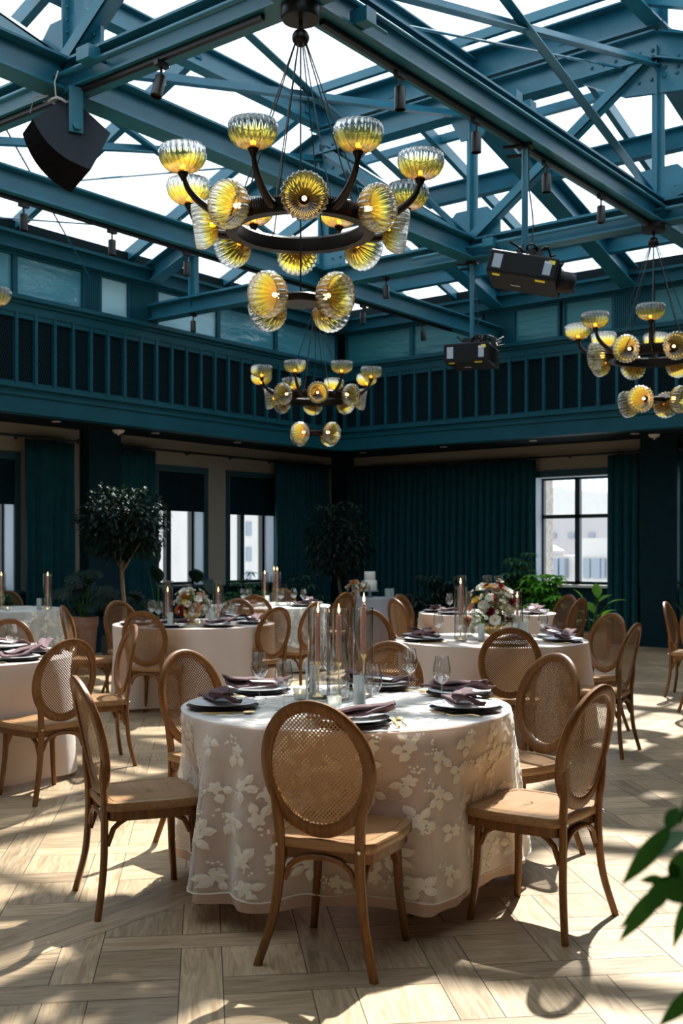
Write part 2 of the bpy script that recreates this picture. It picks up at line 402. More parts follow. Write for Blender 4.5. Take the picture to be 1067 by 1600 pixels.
def lattice():
    """dark woven mesh behind the frieze"""
    m, nt, b, out = mat('dark wavy mesh'); b.inputs['Roughness'].default_value=.9; b.inputs['Specular IOR Level'].default_value=.05
    tc=N(nt,'ShaderNodeTexCoord'); sp=N(nt,'ShaderNodeSeparateXYZ'); L(nt,tc.outputs['Object'],sp.inputs[0])
    ad=N(nt,'ShaderNodeMath',operation='ADD'); L(nt,sp.outputs[0],ad.inputs[0]); L(nt,sp.outputs[1],ad.inputs[1])
    s=N(nt,'ShaderNodeMath',operation='MULTIPLY'); s.inputs[1].default_value=70; L(nt,sp.outputs[2],s.inputs[0])
    sn=N(nt,'ShaderNodeMath',operation='SINE'); L(nt,s.outputs[0],sn.inputs[0])
    s2=N(nt,'ShaderNodeMath',operation='MULTIPLY'); s2.inputs[1].default_value=.012; L(nt,sn.outputs[0],s2.inputs[0])
    a2=N(nt,'ShaderNodeMath',operation='ADD'); L(nt,ad.outputs[0],a2.inputs[0]); L(nt,s2.outputs[0],a2.inputs[1])
    k=N(nt,'ShaderNodeMath',operation='MULTIPLY'); k.inputs[1].default_value=28; L(nt,a2.outputs[0],k.inputs[0])
    fr=N(nt,'ShaderNodeMath',operation='FRACT'); L(nt,k.outputs[0],fr.inputs[0])
    lt=N(nt,'ShaderNodeMath',operation='LESS_THAN'); lt.inputs[1].default_value=.28; L(nt,fr.outputs[0],lt.inputs[0])
    mx=N(nt,'ShaderNodeMix',data_type='RGBA'); mx.inputs['A'].default_value=(.003,.005,.007,1); mx.inputs['B'].default_value=(.008,.035,.045,1)
    L(nt,lt.outputs[0],mx.inputs['Factor']); L(nt,mx.outputs['Result'],b.inputs['Base Color']); return m
M['lattice'] = lattice()
def clere(name, c, rough):
    m = simple(name, c, rough, spec=.8); nt=m.node_tree; b=nt.nodes['Principled BSDF']
    tc=nt.nodes['Texture Coordinate']; mp=N(nt,'ShaderNodeMapping'); mp.inputs['Scale'].default_value=(1.2,1.2,4)
    L(nt,tc.outputs['Object'],mp.inputs[0]); n=N(nt,'ShaderNodeTexNoise'); n.inputs['Scale'].default_value=2.0; n.inputs['Detail'].default_value=4; L(nt,mp.outputs[0],n.inputs['Vector'])
    bp=N(nt,'ShaderNodeBump'); bp.inputs['Strength'].default_value=.35; bp.inputs['Distance'].default_value=.05; L(nt,n.outputs[0],bp.inputs['Height']); L(nt,bp.outputs[0],b.inputs['Normal'])
    return m
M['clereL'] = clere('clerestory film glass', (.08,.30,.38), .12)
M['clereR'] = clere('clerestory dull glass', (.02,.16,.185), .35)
M['clereB'] = clere('clerestory painted-sky glass', (.42,.68,.76), .25)  # lighter copy of the panes, sky light on them put into the colour
def facade(name, wall, win, sx, sz, fx, fz, haze=0.0):
    m, nt, b, out = mat(name); b.inputs['Roughness'].default_value=.85
    tc=N(nt,'ShaderNodeTexCoord'); sp=N(nt,'ShaderNodeSeparateXYZ'); L(nt,tc.outputs['Object'],sp.inputs[0])
    ad=N(nt,'ShaderNodeMath',operation='ADD'); L(nt,sp.outputs[0],ad.inputs[0]); L(nt,sp.outputs[1],ad.inputs[1])
    def band(src, s, f):
        a=N(nt,'ShaderNodeMath',operation='DIVIDE'); a.inputs[1].default_value=s; L(nt,src,a.inputs[0])
        r=N(nt,'ShaderNodeMath',operation='FRACT'); L(nt,a.outputs[0],r.inputs[0])
        l=N(nt,'ShaderNodeMath',operation='LESS_THAN'); l.inputs[1].default_value=f; L(nt,r.outputs[0],l.inputs[0]); return l.outputs[0]
    mu=N(nt,'ShaderNodeMath',operation='MULTIPLY'); L(nt,band(ad.outputs[0],sx,fx),mu.inputs[0]); L(nt,band(sp.outputs[2],sz,fz),mu.inputs[1])
    mx=N(nt,'ShaderNodeMix',data_type='RGBA'); mx.inputs['A'].default_value=(*wall,1); mx.inputs['B'].default_value=(*win,1)
    L(nt,mu.outputs[0],mx.inputs['Factor']); L(nt,mx.outputs['Result'],b.inputs['Base Color']); return m

# ================================================================ FLOOR
def make_floor():
    X0,X1,Y0,Y1 = -12.95, 1.6, -6.7, 16.6
    MB().box(X0,X1,Y0,Y1,-.12,-.002).build('floor', M['gap'])
    fl = bpy.data.objects['floor']; tag(fl, 'dark joints of the parquet floor', kind='structure')
    vs=[]; fs=[]; uvs=[]; tone=[]
    ca, sa = math.cos(R(45)), math.sin(R(45))
    rnd = random.Random(3)
    def plank(x0,x1,y0,y1,along,rot=True,z=0.0):
        g=.0016
        pts=[(x0+g,y0+g),(x1-g,y0+g),(x1-g,y1-g),(x0+g,y1-g)]
        c=((x0+x1)/2,(y0+y1)/2)
        if rot:
            wp=[(ox+p[0]*ca-p[1]*sa, oy+p[0]*sa+p[1]*ca) for p in pts]
            cx,cy_=ox+c[0]*ca-c[1]*sa, oy+c[0]*sa+c[1]*ca
        else: wp=pts; cx,cy_=c
        if not (X0+.3<cx<X1-.3 and Y0+.3<cy_<Y1-.3): return
        o=len(vs); vs.extend([(p[0],p[1],z) for p in wp]); fs.append((o,o+1,o+2,o+3))
        u0,v0=rnd.random()*40,rnd.random()*40
        for p in pts:
            a,b=(p[0]-x0,p[1]-y0) if along=='x' else (p[1]-y0,p[0]-x0)
            uvs.append((u0+a,v0+b))
        tone.append(rnd.random())
    ox,oy=-2.9,3.4
    S,G=.145,.29; P=S+G
    n=34
    for i in range(-n,n):
        for j in range(-n,n):
            x=i*P; y=j*P
            plank(x+S,x+P,y+S,y+P,'x' if (i*7+j*3)%4<2 else 'y')
            if (i+j)%2==0: plank(x-G,x+S+G,y,y+S,'x')
            else: plank(x,x+S,y-G,y+S+G,'y')
    # paired border boards running the length of the room
    for bx in (-9.4,-6.4,-3.4,-.4):
        for k in (0,1):
            y=Y0
            while y<Y1:
                ln=1.5+rnd.random()*.5; plank(bx-.145+k*.145,bx+k*.145,y,min(y+ln,Y1),'y',False,.0012); y+=ln
    me=bpy.data.meshes.new('floor_boards'); me.from_pydata(vs,[],fs); me.materials.append(M['floor'])
    ul=me.uv_layers.new(name='UVMap')
    for i,u in enumerate(uvs): ul.data[i].uv=u
    at=me.attributes.new('tone','FLOAT','FACE')
    at.data.foreach_set('value',tone); me.update()
    o=bpy.data.objects.new('floor_boards',me); col.objects.link(o); o.parent=fl
make_floor()

# ================================================================ WALLS, SOFFIT, PILLARS
XW,YW = -12.57,16.2          # inner faces of the two walls we look at
XF,YF = -11.52,14.85         # faces of the frieze above the soffit
XN,YN = 1.3,-6.3             # the walls beside and behind the camera
XG,YG = -1.08,-4.95
SOF=3.2; TH=.38
def S(name, mb, m, label=None, smooth=0, parent=None):
    o=mb.build(name,m,parent,smooth)
    if not parent: tag(o,label,kind='structure')
    return o
def wall_with_holes(name, fixed, a0,a1,z0,z1, holes, axis, sgn, m, label):
    """axis 'y': wall lies along Y at X=fixed, body going to sgn"""
    b=MB(); holes=sorted(holes); cur=a0
    def bx(p,q,r,s):
        if q-p<1e-4 or s-r<1e-4: return
        f0,f1=sorted((fixed,fixed+sgn*TH))
        if axis=='y': b.box(f0,f1,p,q,r,s)
        else: b.box(p,q,f0,f1,r,s)
    for (h0,h1,hz0,hz1) in holes:
        bx(cur,h0,z0,z1); bx(h0,h1,z0,hz0); bx(h0,h1,hz1,z1); cur=h1
    bx(cur,a1,z0,z1)
    return S(name,b,m,label)
# left wall windows (Y ranges), right wall window (X range)
wl=[(yl(-45),yl(22)), (yl(247),yl(318)), (yl(358.5),yl(428))]
SILL,HEAD=.92,2.70
wr=[(xr(836),xr(985)), (xr(1062),xr(1180))]
wall_with_holes('wall_left',XW,YN-TH,YW+TH,0,SOF+.3,[(a,b_,SILL,HEAD) for a,b_ in wl],'y',-1,M['cream'],'greige wall with three tall windows on the left')
wall_with_holes('wall_far',YW,XW-TH,XN+TH,0,SOF+.3,[(a,b_,SILL,HEAD-.02) for a,b_ in wr],'x',1,M['cream'],'greige wall behind the long teal curtains')
S('wall_right',MB().box(XN,XN+TH,YN-TH,YW,0,SOF+.3),M['cream'],'greige wall beside the camera')
S('wall_near',MB().box(XW-TH,XN+TH,YN-TH,YN,0,SOF+.3),M['cream'],'greige wall behind the camera')
b=MB(); t=.25
b.box(XW-TH,XF-.02,YN-TH,YW+TH,SOF,SOF+t); b.box(XF-.02,XN+TH,YF+.02,YW+TH,SOF,SOF+t)
b.box(XG+.02,XN+TH,YN-TH,YF+.02,SOF,SOF+t); b.box(XF-.02,XG+.02,YN-TH,YG-.02,SOF,SOF+t)
S('ceiling',b,M['soffit'],'dark flat soffit around the skylight')

# ---- frieze: fascia, lattice panels, sill, clerestory, eave
def frieze(tn, face, a0, a1, axis, sg, panes, side, brightset=(), ribs=(), mull=.293, start=0.0):
    """face plane at 'face'; room is on the side -sg. local helper maps (along, out, z)"""
    def B(mb,p,q,o0,o1,z0,z1):      # o = distance proud of the face into the room (negative: behind)
        f0,f1=sorted((face-sg*o0,face-sg*o1))
        if axis=='y': mb.box(f0,f1,p,q,z0,z1)
        else: mb.box(p,q,f0,f1,z0,z1)
    fb=MB()
    B(fb,a0,a1,-.22,0,3.19,3.52)          # fascia board
    B(fb,a0,a1,0,.022,3.405,3.435); B(fb,a0,a1,0,.04,3.50,3.545); B(fb,a0,a1,0,.015,3.19,3.235)
    B(fb,a0,a1,-.22,0,4.44,4.60)          # rail above the lattice
    B(fb,a0,a1,-.25,.075,4.60,4.655); B(fb,a0,a1,0,.03,4.555,4.60)
    B(fb,a0,a1,-.22,0,5.20,5.44); B(fb,a0,a1,-.22,.05,5.22,5.25); B(fb,a0,a1,-.22,.06,5.40,5.44)   # eave beam
    o=S('trim_%d'%tn,fb,M['teal'],'teal painted fascia, sill and eave of the %s frieze'%side)
    lb=MB(); B(lb,a0,a1,-.22,-.05,3.52,4.44); S('lattice_mesh',lb,M['lattice'],parent=o)
    mb=MB(); k=start
    B(mb,a0,a1,-.05,-.012,3.52,3.585); B(mb,a0,a1,-.05,-.012,4.38,4.44)
    while k<a1:
        if k>a0: B(mb,k-.022,k+.022,-.05,.004,3.52,4.44)
        k+=mull
    S('lattice_frame',mb,M['teal'],parent=o)
    # clerestory
    cb=MB(); B(cb,a0,a1,-.22,-.14,4.655,5.20); S('clerestory_back',cb,M['pillar'],parent=o)
    for i,(p,q,kind) in enumerate(panes):
        p,q=sorted((p,q)); g=MB()
        if kind=='rib':
            B(g,p,q,-.14,-.04,4.655,5.20); n=max(2,int((q-p)/.03)); 
            for j in range(n): B(g,p+(q-p)*(j+.3)/n,p+(q-p)*(j+.75)/n,-.04,-.028,4.655,5.20)
            S('ribbed_panel',g,M['teal'],parent=o)
        else:
            B(g,p+.02,q-.02,-.13,-.085,4.68,5.175)
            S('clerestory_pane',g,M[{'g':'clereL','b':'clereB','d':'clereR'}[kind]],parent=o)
            f=MB()
            B(f,p,p+.035,-.14,-.04,4.655,5.20); B(f,q-.035,q,-.14,-.04,4.655,5.20); B(f,p+.035,q-.035,-.14,-.05,5.165,5.20); B(f,p+.035,q-.035,-.14,-.05,4.655,4.69)
            S('pane_frame',f,M['teal'],parent=o)
    return o
Yc=lambda px: yl(px,XF); Xc=lambda px: xr(px,YF)
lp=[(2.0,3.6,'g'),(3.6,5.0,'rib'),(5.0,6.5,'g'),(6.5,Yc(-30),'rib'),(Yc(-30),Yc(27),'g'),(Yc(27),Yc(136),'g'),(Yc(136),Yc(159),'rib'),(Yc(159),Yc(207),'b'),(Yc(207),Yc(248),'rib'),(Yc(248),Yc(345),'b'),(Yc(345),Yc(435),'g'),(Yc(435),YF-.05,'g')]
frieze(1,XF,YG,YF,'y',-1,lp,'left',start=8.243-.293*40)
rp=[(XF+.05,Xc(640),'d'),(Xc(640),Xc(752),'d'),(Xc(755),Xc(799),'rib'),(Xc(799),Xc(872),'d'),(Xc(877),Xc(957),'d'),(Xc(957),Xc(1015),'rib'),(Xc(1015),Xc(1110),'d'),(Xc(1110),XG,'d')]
frieze(2,YF,XF,XG,'x',1,rp,'far',start=-10.59-.293*3)
frieze(3,XG,YG,YF,'y',1,[],'right',start=YG)
frieze(4,YG,XF,XG,'x',-1,[],'near',start=XF)

# ---- pillars
def pillar(n,x0,x1,y0,y1,label):
    b=MB().box(x0,x1,y0,y1,0,SOF)
    b.box(x0-.015,x1+.015,y0-.015,y1+.015,0,.12)
    S('trim_%d'%n,b,M['pillar'],label)
PX,PY=-12.36,15.97
pillar(5,XW-.02,PX,yl(139,PX),yl(189,PX),'dark teal pillar between the two left windows')
pillar(6,xr(1000,PY),xr(1058,PY),PY,YW+.02,'dark teal pillar right of the big window')
pillar(7,XW-.02,XW+.30,YW-.30,YW+.02,'dark teal pillar in the far corner')
pillar(8,XW-.02,PX,1.9,2.6,'dark teal pillar out of view on the left wall')
# dark dado below the sill on both walls and skirting
db=MB(); db.box(XW,XW+.03,YN,YW,0,.86); db.box(XW,XW+.06,YN,YW,.86,.90)
S('baseboard_left',db,M['pillar'],'dark teal panelling under the left windows')
db=MB(); db.box(XW,XN,YW-.03,YW,0,.84); db.box(XW,XN,YW-.06,YW,.84,.88)
S('baseboard_far',db,M['pillar'],'dark teal panelling under the right window')

# ---- windows
def window(n, axis, fixed, a0, a1, z0, z1, sgn, mulls, tr, shade, label):
    def B(mb,p,q,o0,o1,r,s):
        f0,f1=sorted((fixed+sgn*o0,fixed+sgn*o1))
        if axis=='y': mb.box(f0,f1,p,q,r,s)
        else: mb.box(p,q,f0,f1,r,s)
    f=MB(); w=.045; D0,D1=.22,.30
    B(f,a0,a0+w,D0,D1,z0,z1); B(f,a1-w,a1,D0,D1,z0,z1); B(f,a0,a1,D0,D1,z0,z0+w); B(f,a0,a1,D0,D1,z1-w,z1)
    for (k,ww) in mulls: B(f,k-ww/2,k+ww/2,D0,D1,z0,z1)
    for k in tr: B(f,a0,a1,D0,D1,k-.03,k+.03)
    o=S('window_%d'%n,f,M['frame'],label)
    g=MB(); B(g,a0,a1,.255,.262,z0,z1); S('pane',g,M['glass'],parent=o)
    r=MB(); B(r,a0,a0+.012,0,.22,z0,z1); B(r,a1-.012,a1,0,.22,z0,z1); B(r,a0,a1,0,.22,z1-.012,z1); S('reveal',r,M['reveal'],parent=o)
    s=MB(); B(s,a0-.09,a0,-.02,.02,z0-.05,z1+.09); B(s,a1,a1+.09,-.02,.02,z0-.05,z1+.09); B(s,a0-.09,a1+.09,-.025,.02,z1,z1+.10); S('surround',s,M['trimteal'],parent=o)
    s=MB(); B(s,a0-.1,a1+.1,-.09,.22,z0-.045,z0); S('sill',s,M['ledge'] if axis=='x' else M['trimteal'],parent=o)
    if shade:
        s=MB(); B(s,a0-.02,a1+.02,.0,.012,shade,z1+.02); B(s,a0-.02,a1+.02,-.01,.02,shade-.03,shade); 
        S('roller_shade',s,M['shade'],parent=o)
    return o
window(1,'y',XW,wl[0][0],wl[0][1],SILL,HEAD,-1,[(yl(11,XW-.26),.05)],[],2.12,'leftmost window with a half lowered teal shade')
window(2,'y',XW,wl[1][0],wl[1][1],SILL,HEAD,-1,[(yl(261,XW-.26),.10),(yl(299,XW-.26),.07)],[],2.12,'left wall window behind the clipped tree, shade half down')
window(3,'y',XW,wl[2][0],wl[2][1],SILL,HEAD,-1,[(yl(376,XW-.26),.10),(yl(409,XW-.26),.07)],[],2.10,'left wall window nearest the corner, shade half down')
window(4,'x',YW,wr[0][0],wr[0][1],SILL,HEAD-.02,1,[(xr(903.5,YW+.26),.085)],[2.03],None,'large four-light window on the right, open to the city')
window(5,'x',YW,wr[1][0],wr[1][1],SILL,HEAD-.02,1,[],[2.03],None,'window at the right edge beyond the pillar')

# ---- curtains and rods
def curtain(name,label,axis,plane,a0,a1,z0,z1,amp=.055,per=.135,seed=0,sg=1):
    rnd=random.Random(seed); a0,a1=sorted((a0,a1)); n=max(16,int((a1-a0)/per*10)); vs=[];fs=[]; rows=9
    ph=rnd.random()*6; off=0; cum=[]
    for i in range(n+1):
        s=(a1-a0)*i/n; off+= (rnd.random()-.5)*.10; cum.append((s,off))
    for r in range(rows+1):
        f=r/rows; z=z1+(z0-z1)*f
        A=amp*(.35+.65*min(1,f*2.2))
        for s,o in cum:
            ph2=2*PI*s/per+ph+o*(.5+.7*f)
            d=A*math.sin(ph2)+A*.35*math.sin(ph2*.37+1)
            along=a0+s+ .012*math.cos(ph2)
            p=(plane+sg*d,along,z) if axis=='y' else (along,plane+sg*d,z)
            vs.append(p)
    m=n+1
    for r in range(rows):
        for i in range(n): fs.append((r*m+i,r*m+i+1,(r+1)*m+i+1,(r+1)*m+i))
    b=MB().add(vs,fs); o=b.build(name,M['curtain'],None,60)
    tag(o,label,'curtain','teal curtains along the walls')
    sm=o.modifiers.new('thick','SOLIDIFY'); sm.thickness=.006
    return o
CX,CY=XW+.17,YW-.17
curtain('curtain','teal curtain hanging left of the pillar, beside leftmost window','y',CX,yl(36,CX),yl(118,CX),.02,2.98,seed=1)
curtain('curtain','dark teal curtain behind the clipped ficus tree, right of pillar','y',CX,yl(188,CX),yl(242,CX),.02,2.98,seed=2)
curtain('curtain','teal curtain between left windows and the far corner','y',CX,yl(428,CX),yl(514,CX),.02,2.98,seed=3)
curtain('curtain','widest teal curtain across the far wall behind the cake table','x',CY,xr(539,CY),xr(838,CY),.02,2.96,seed=4)
curtain('curtain','teal curtain between the big right window and the pillar','x',CY,xr(951,CY),xr(996,CY),.02,2.96,seed=5)
curtain('curtain','teal curtain cut by the right edge of the photo','x',CY,xr(1063,CY),xr(1110,CY),.02,2.96,seed=6)
def rod(label,p0,p1,n):
    t=thing('curtain_rod',label,'curtain rod',(0,0,0),0,'black curtain rods')
    MB().tube([p0,p1],.017,8).build('pole',M['black'],t,40)
    for p in (p0,p1): MB().ball(p,.035).build('finial',M['black'],t,60)
    p0,p1=Vector(p0),Vector(p1)
    wd=Vector((-1,0,0)) if abs(p0.x-p1.x)<.01 else Vector((0,1,0))
    for i in range(n):
        q=p0.lerp(p1,(i+.5)/n); MB().tube([q,q+wd*.16],.012,6).tube([q+wd*.15,q+wd*.17],.03,10).build('bracket',M['black'],t,40)
rod('black curtain rod over leftmost window',(CX,yl(-60,CX),3.01),(CX,yl(123,CX),3.01),3)
rod('black curtain rod over the two left windows, from pillar to corner',(CX,yl(190,CX),3.01),(CX,yl(515,CX),3.01),5)
rod('black curtain rod along the far wall over widest curtain and window',(xr(537,CY),CY,2.99),(xr(998,CY),CY,2.99),7)
rod('black curtain rod starting right of the pillar at photo edge',(xr(1062,CY),CY,2.99),(xr(1130,CY),CY,2.99),1)

# ---- soffit fittings
def downlight(p,label):
    o=MB().lathe([(.0,-.004),(.045,-.004),(.06,-.008),(.065,0)],20,(p[0],p[1],SOF)).build('recessed_downlight',M['lamp'],None,40)
    tag(o,label,'downlight','recessed downlights in the soffit')
q=yl
for px,lab in ((88,'recessed downlight left of the left pillar'),(243,'recessed downlight just right of the left pillar'),(371,'recessed downlight above window nearest corner')):
    downlight((-12.0,yl(px,-12.0)),lab)
for px,lab in ((567,'recessed downlight nearest the corner on far soffit'),(693,'recessed downlight over the middle of widest curtain'),(833,'recessed downlight above left edge of big window'),(992,'recessed downlight left of the smoke detector')):
    downlight((xr(px,15.4),15.4),lab)
def detector(p,label):
    t=thing('smoke_detector',label,'smoke detector',(p[0],p[1],SOF),0,'smoke detectors')
    MB().lathe([(.0,-.055),(.04,-.05),(.075,-.03),(.085,-.008),(.09,0)],20).build('housing',M['detector'],t,50)
    MB().lathe([(.0,-.075),(.018,-.07),(.02,-.05)],12).build('sensor',M['detector'],t,50)
detector((-12.15,yl(185,-12.15)),'round white smoke detector by the left pillar')
detector((xr(1022,15.7),15.7),'round white smoke detector above the right pillar')

# ================================================================ ROOF STEEL
ZB=4.81                       # axis of the bottom chords
NX=[-10.73,-8.45,-6.3,-4.15,-1.87]; KL,KR=-8.45,-4.15; ZT=6.48
YA,YC=4.95,10.5
def ztop(x):
    if x<KL: return 5.36+(x-XF)/(KL-XF)*(ZT-5.36)
    if x>KR: return 5.36+(XG-x)/(XG-KR)*(ZT-5.36)
    return ZT
def rivets(mb, y, pts, r=.016):
    for p in pts:
        for s in (-1,1): mb.ball((p[0],y+s*.022,p[1]),r,6,4)
def truss(y,label):
    t=thing('roof_truss',label,'roof truss',(0,y,0),0,'riveted teal roof trusses')
    MB().ibeam((XF+.0,0,ZB),(XG,0,ZB),.20,.22).build('bottom_chord',M['steel'],t)
    MB().bar((XF,.06,ZB+.14),(XG,.06,ZB+.14),.06,.045).build('conduit',M['steel'],t)
    b=MB().ibeam((XF,0,5.36),(KL,0,ZT),.22,.26).ibeam((KL,0,ZT),(KR,0,ZT),.22,.28).ibeam((KR,0,ZT),(XG,0,5.36),.22,.26)
    b.build('top_chord',M['steel'],t)
    for x in NX:
        z=ztop(x)
        MB().bar((x,0,ZB),(x,0,z),.015,.13).bar((x,0,ZB),(x,0,z),.13,.015).bar((x,.06,ZB),(x,.06,z),.13,.012).build('post',M['steel'],t)
    def diag(p0,p1):
        MB().angle((p0[0],-.03,p0[1]),(p1[0],-.03,p1[1]),.11,.014,up=(0,1,0)).bar((p0[0],.02,p0[1]),(p1[0],.02,p1[1]),.012,.11,up=(0,1,0)).build('diagonal_brace',M['steel'],t)
    diag((-6.3,ZB+.1),(KR-.1,ZT-.1)); diag((-6.3,ZB+.1),(KL+.1,ZT-.1))
    diag((KL,ZB+.1),(-10.73,5.55)); diag((KR,ZB+.1),(-1.87,5.55))
    rv=MB()
    for x in (KL,-6.3,KR):
        MB().plate([(x-.36,0,ZB+.08),(x+.36,0,ZB+.08),(x+.36,0,ZB+.30),(x+.2,0,ZB+.46),(x-.2,0,ZB+.46),(x-.36,0,ZB+.30)],(0,1,0),.03).build('gusset_plate',M['steel'],t)
        rivets(rv,0,[(x+dx,ZB+.12+dz) for dx in (-.3,-.18,.18,.3) for dz in (.02,.12)]+[(x,ZB+.16+.09*k) for k in range(5)])
    for x,s in ((KL,1),(KR,-1)):
        MB().plate([(x-s*.75,0,ZT-.42),(x-s*.75,0,ZT-.14),(x-s*.1,0,ZT+.15),(x+s*.8,0,ZT+.13),(x+s*.8,0,ZT-.17),(x+s*.35,0,ZT-.42),(x-s*.25,0,ZT-.50)],(0,1,0),.04).build('gusset_plate',M['steel'],t)
        rivets(rv,0,[(x+s*(k*.13-.6),ZT-.03-(.22-.03*k if k<5 else 0)) for k in range(11)]+[(x+s*(k*.13-.2),ZT-.32) for k in range(5)],.02)
        rivets(rv,0,[(x+s*(k*.13-.6),ZT-.13-(.22-.03*k if k<5 else 0)) for k in range(11)],.02)
    MB().plate([(-6.6,0,ZT-.12),(-6.0,0,ZT-.12),(-6.16,0,ZT-.42),(-6.44,0,ZT-.42)],(0,1,0),.03).build('gusset_plate',M['steel'],t)
    rivets(rv,0,[(-6.3,ZT-.15-.07*k) for k in range(4)],.014)
    r=rv.build('rivets',M['bolt'],t,60); r['kind']='stuff'
    return t
truss(YA,'near roof truss crossing the top left, big speaker hangs from it')
truss(YC,'far roof truss crossing behind the hanging projectors')
truss(-.6,'roof truss overhead behind the camera')
def beam(name,label,p0,p1,w=.2,h=.22,group='teal steel roof beams',kind='i',cat='roof beam',m='steel'):
    b=MB()
    if kind=='i': b.ibeam(p0,p1,w,h)
    elif kind=='tube': b.tube([p0,p1],h/2,14)
    elif kind=='box': b.bar(p0,p1,w,h)
    else: b.angle(p0,p1,w,.01)
    o=b.build(name,M[m],None,40 if kind=='tube' else 0); return tag(o,label,cat,group)
beam('tie_beam','tie beam from top centre to right node, projectors and spotlights hang under it',(KR,YG,ZB),(KR,YF,ZB),.2,.24)
beam('tie_beam','middle tie beam ending at the node above the farther projector',(-6.3,YG,ZB),(-6.3,YC,ZB),.2,.24)
beam('tie_beam','left tie beam running to the far wall over the clerestory',(KL,YG,ZB),(KL,YF,ZB),.2,.24)
def track(label,p0,p1):
    o=MB().bar(p0,p1,.035,.035).build('lighting_track',M['black']); tag(o,label,'lighting track','black lighting tracks under the beams')
track('black lighting track under the beam at top centre',(KR,5.15,ZB-.14),(KR,YC,ZB-.14))
track('black lighting track under the left tie beam',(KL,1,ZB-.14),(KL,13.5,ZB-.14))
track('black lighting track under the near truss',(-9,YA-.05,ZB-.13),(-4.4,YA-.05,ZB-.13))
for x,nm in ((KR,'right'),(-6.3,'middle'),(KL,'left')):
    a='cross brace rising toward the far truss in the %s bay'%nm
    beam('cross_brace',a,(x,YA,ZB+.12),(x,YC,ZT-.15),.085,.085,'angle iron cross braces','angle','brace')
    beam('cross_brace','cross brace falling toward the far truss in the %s bay'%nm,(x+.03,YA,ZT-.15),(x+.03,YC,ZB+.12),.085,.085,'angle iron cross braces','angle','brace')
# purlins along the room
for x,z,lab in ((-10.73,5.75,'long purlin halfway up the left roof slope'),(KL,6.80,'long purlin along the left knee of the roof'),(-6.3,6.80,'long purlin along the middle of the roof'),(KR,6.80,'long purlin along the right knee of the roof'),(-1.87,5.75,'long purlin halfway up the right roof slope')):
    y1=YC if -10<x<-3 else 13.3
    beam('purlin',lab,(x,-3.5 if y1>YC else -.6,z),(x,y1,z),.16,.26)
# purlins across the far slope
beam('purlin','upper cross purlin on the far roof slope',(-9.6,12.2,6.17),(-3.0,12.2,6.17),.14,.25)
beam('purlin','lower cross purlin on the far roof slope',(-10.9,14.05,5.66),(-1.7,14.05,5.66),.14,.24)
beam('purlin','thin top cross purlin on the far roof slope',(-9.1,11.55,6.62),(-3.5,11.55,6.62),.08,.10,kind='box')
beam('knee_beam','deep double beam across the roof above the far truss',(KL-.1,YC,6.82),(KR+.1,YC,6.82),.26,.34)
beam('knee_beam','deep double beam across the roof above the near truss',(KL-.1,YA,6.82),(KR+.1,YA,6.82),.26,.30)
beam('knee_beam','deep double beam across the roof behind the camera',(KL-.1,-.6,6.82),(KR+.1,-.6,6.82),.26,.30)
# hip and common rafters
for (x,lab) in ((KL,'left rafter on the far roof slope'),(-6.3,'middle thick rafter on the far roof slope'),(KR,'right rafter on the far roof slope')):
    beam('rafter',lab,(x,YC,ZT),(x,YF,5.38),.24,.30)
beam('hip_rafter','hip rafter running down into the far left corner',(KL,YC,ZT),(XF,YF,5.36),.24,.30)
beam('hip_rafter','hip rafter running down into the far right corner',(KR,YC,ZT),(XG,YF,5.36),.24,.30)
gl=0.39
def zg(x): return 5.60+ (x+11.6)*gl
for k,y in enumerate((-1.1,.8,2.7,4.6,6.48,8.35,10.2)):
    beam('glazing_bar','glazing rafter %s on the left roof slope'%['far behind','behind the camera','overhead left','by the near truss','before mid bay','in the middle bay','next to the far truss'][k],(-11.75,y,5.56),(KL,y,6.86),.09,.16,'glazing rafters of the skylight','box')
    beam('glazing_bar','glazing rafter %s on the right roof slope'%['far behind','behind the camera','overhead','by the near truss','before mid bay','in the middle bay','next to the far truss'][k],(-.85,y,5.56),(KR,y,6.86),.09,.16,'glazing rafters of the skylight','box')
    beam('glazing_bar','glazing bar %s across the flat roof top'%['far behind','behind the camera','overhead','by the near truss','before mid bay','in the middle bay','next to the far truss'][k],(KL,y,7.02),(KR,y,7.02),.06,.10,'glazing bars of the skylight','box')
beam('glazing_bar','short glazing rafter beyond the far truss on left slope',(-11.75,12.1,5.56),(-9.5,12.1,6.44),.09,.16,'glazing rafters of the skylight','box')
beam('glazing_bar','last short glazing rafter by the far left corner',(-11.75,13.9,5.56),(-10.85,13.9,5.92),.09,.16,'glazing rafters of the skylight','box')
for k,x in enumerate((-10.2,-9.3,-7.4,-5.2,-3.1,-2.0)):
    ys={-10.2:12.95,-9.3:11.7,-7.4:YC,-5.2:YC,-3.1:11.9,-2.0:13.5}[x]
    zs=6.86-(ys-YC)*(6.86-5.56)/(YF+.2-YC)
    beam('glazing_bar','%s glazing rafter from the left on the far roof slope'%['first','second','third','fourth','fifth','sixth'][k],(x,YF+.2,5.56),(x,ys,zs),.07,.14,'glazing rafters of the skylight','box')
# thin tie rods
def trod(lab,p0,p1,r=.011):
    o=MB().tube([p0,p1],r,6).build('tie_rod',M['steel'],None,40); tag(o,lab,'tie rod','thin steel tie rods')
trod('thin tie rod dropping to the left clerestory',(KL,5.05,6.35),(XF+.02,9.38,5.08))
trod('thin tie rod from left tie beam to the far truss knee',(KL,6.4,4.92),(KL,YC,6.3))
trod('thin tie rod from the centre tie beam toward the upper right node',(KR,5.9,4.95),(KR-.35,YC-.1,6.33))
trod('thin tie rod at lower left of the skylight',(XF+.02,6.6,5.3),(-10.73,9.8,5.7))
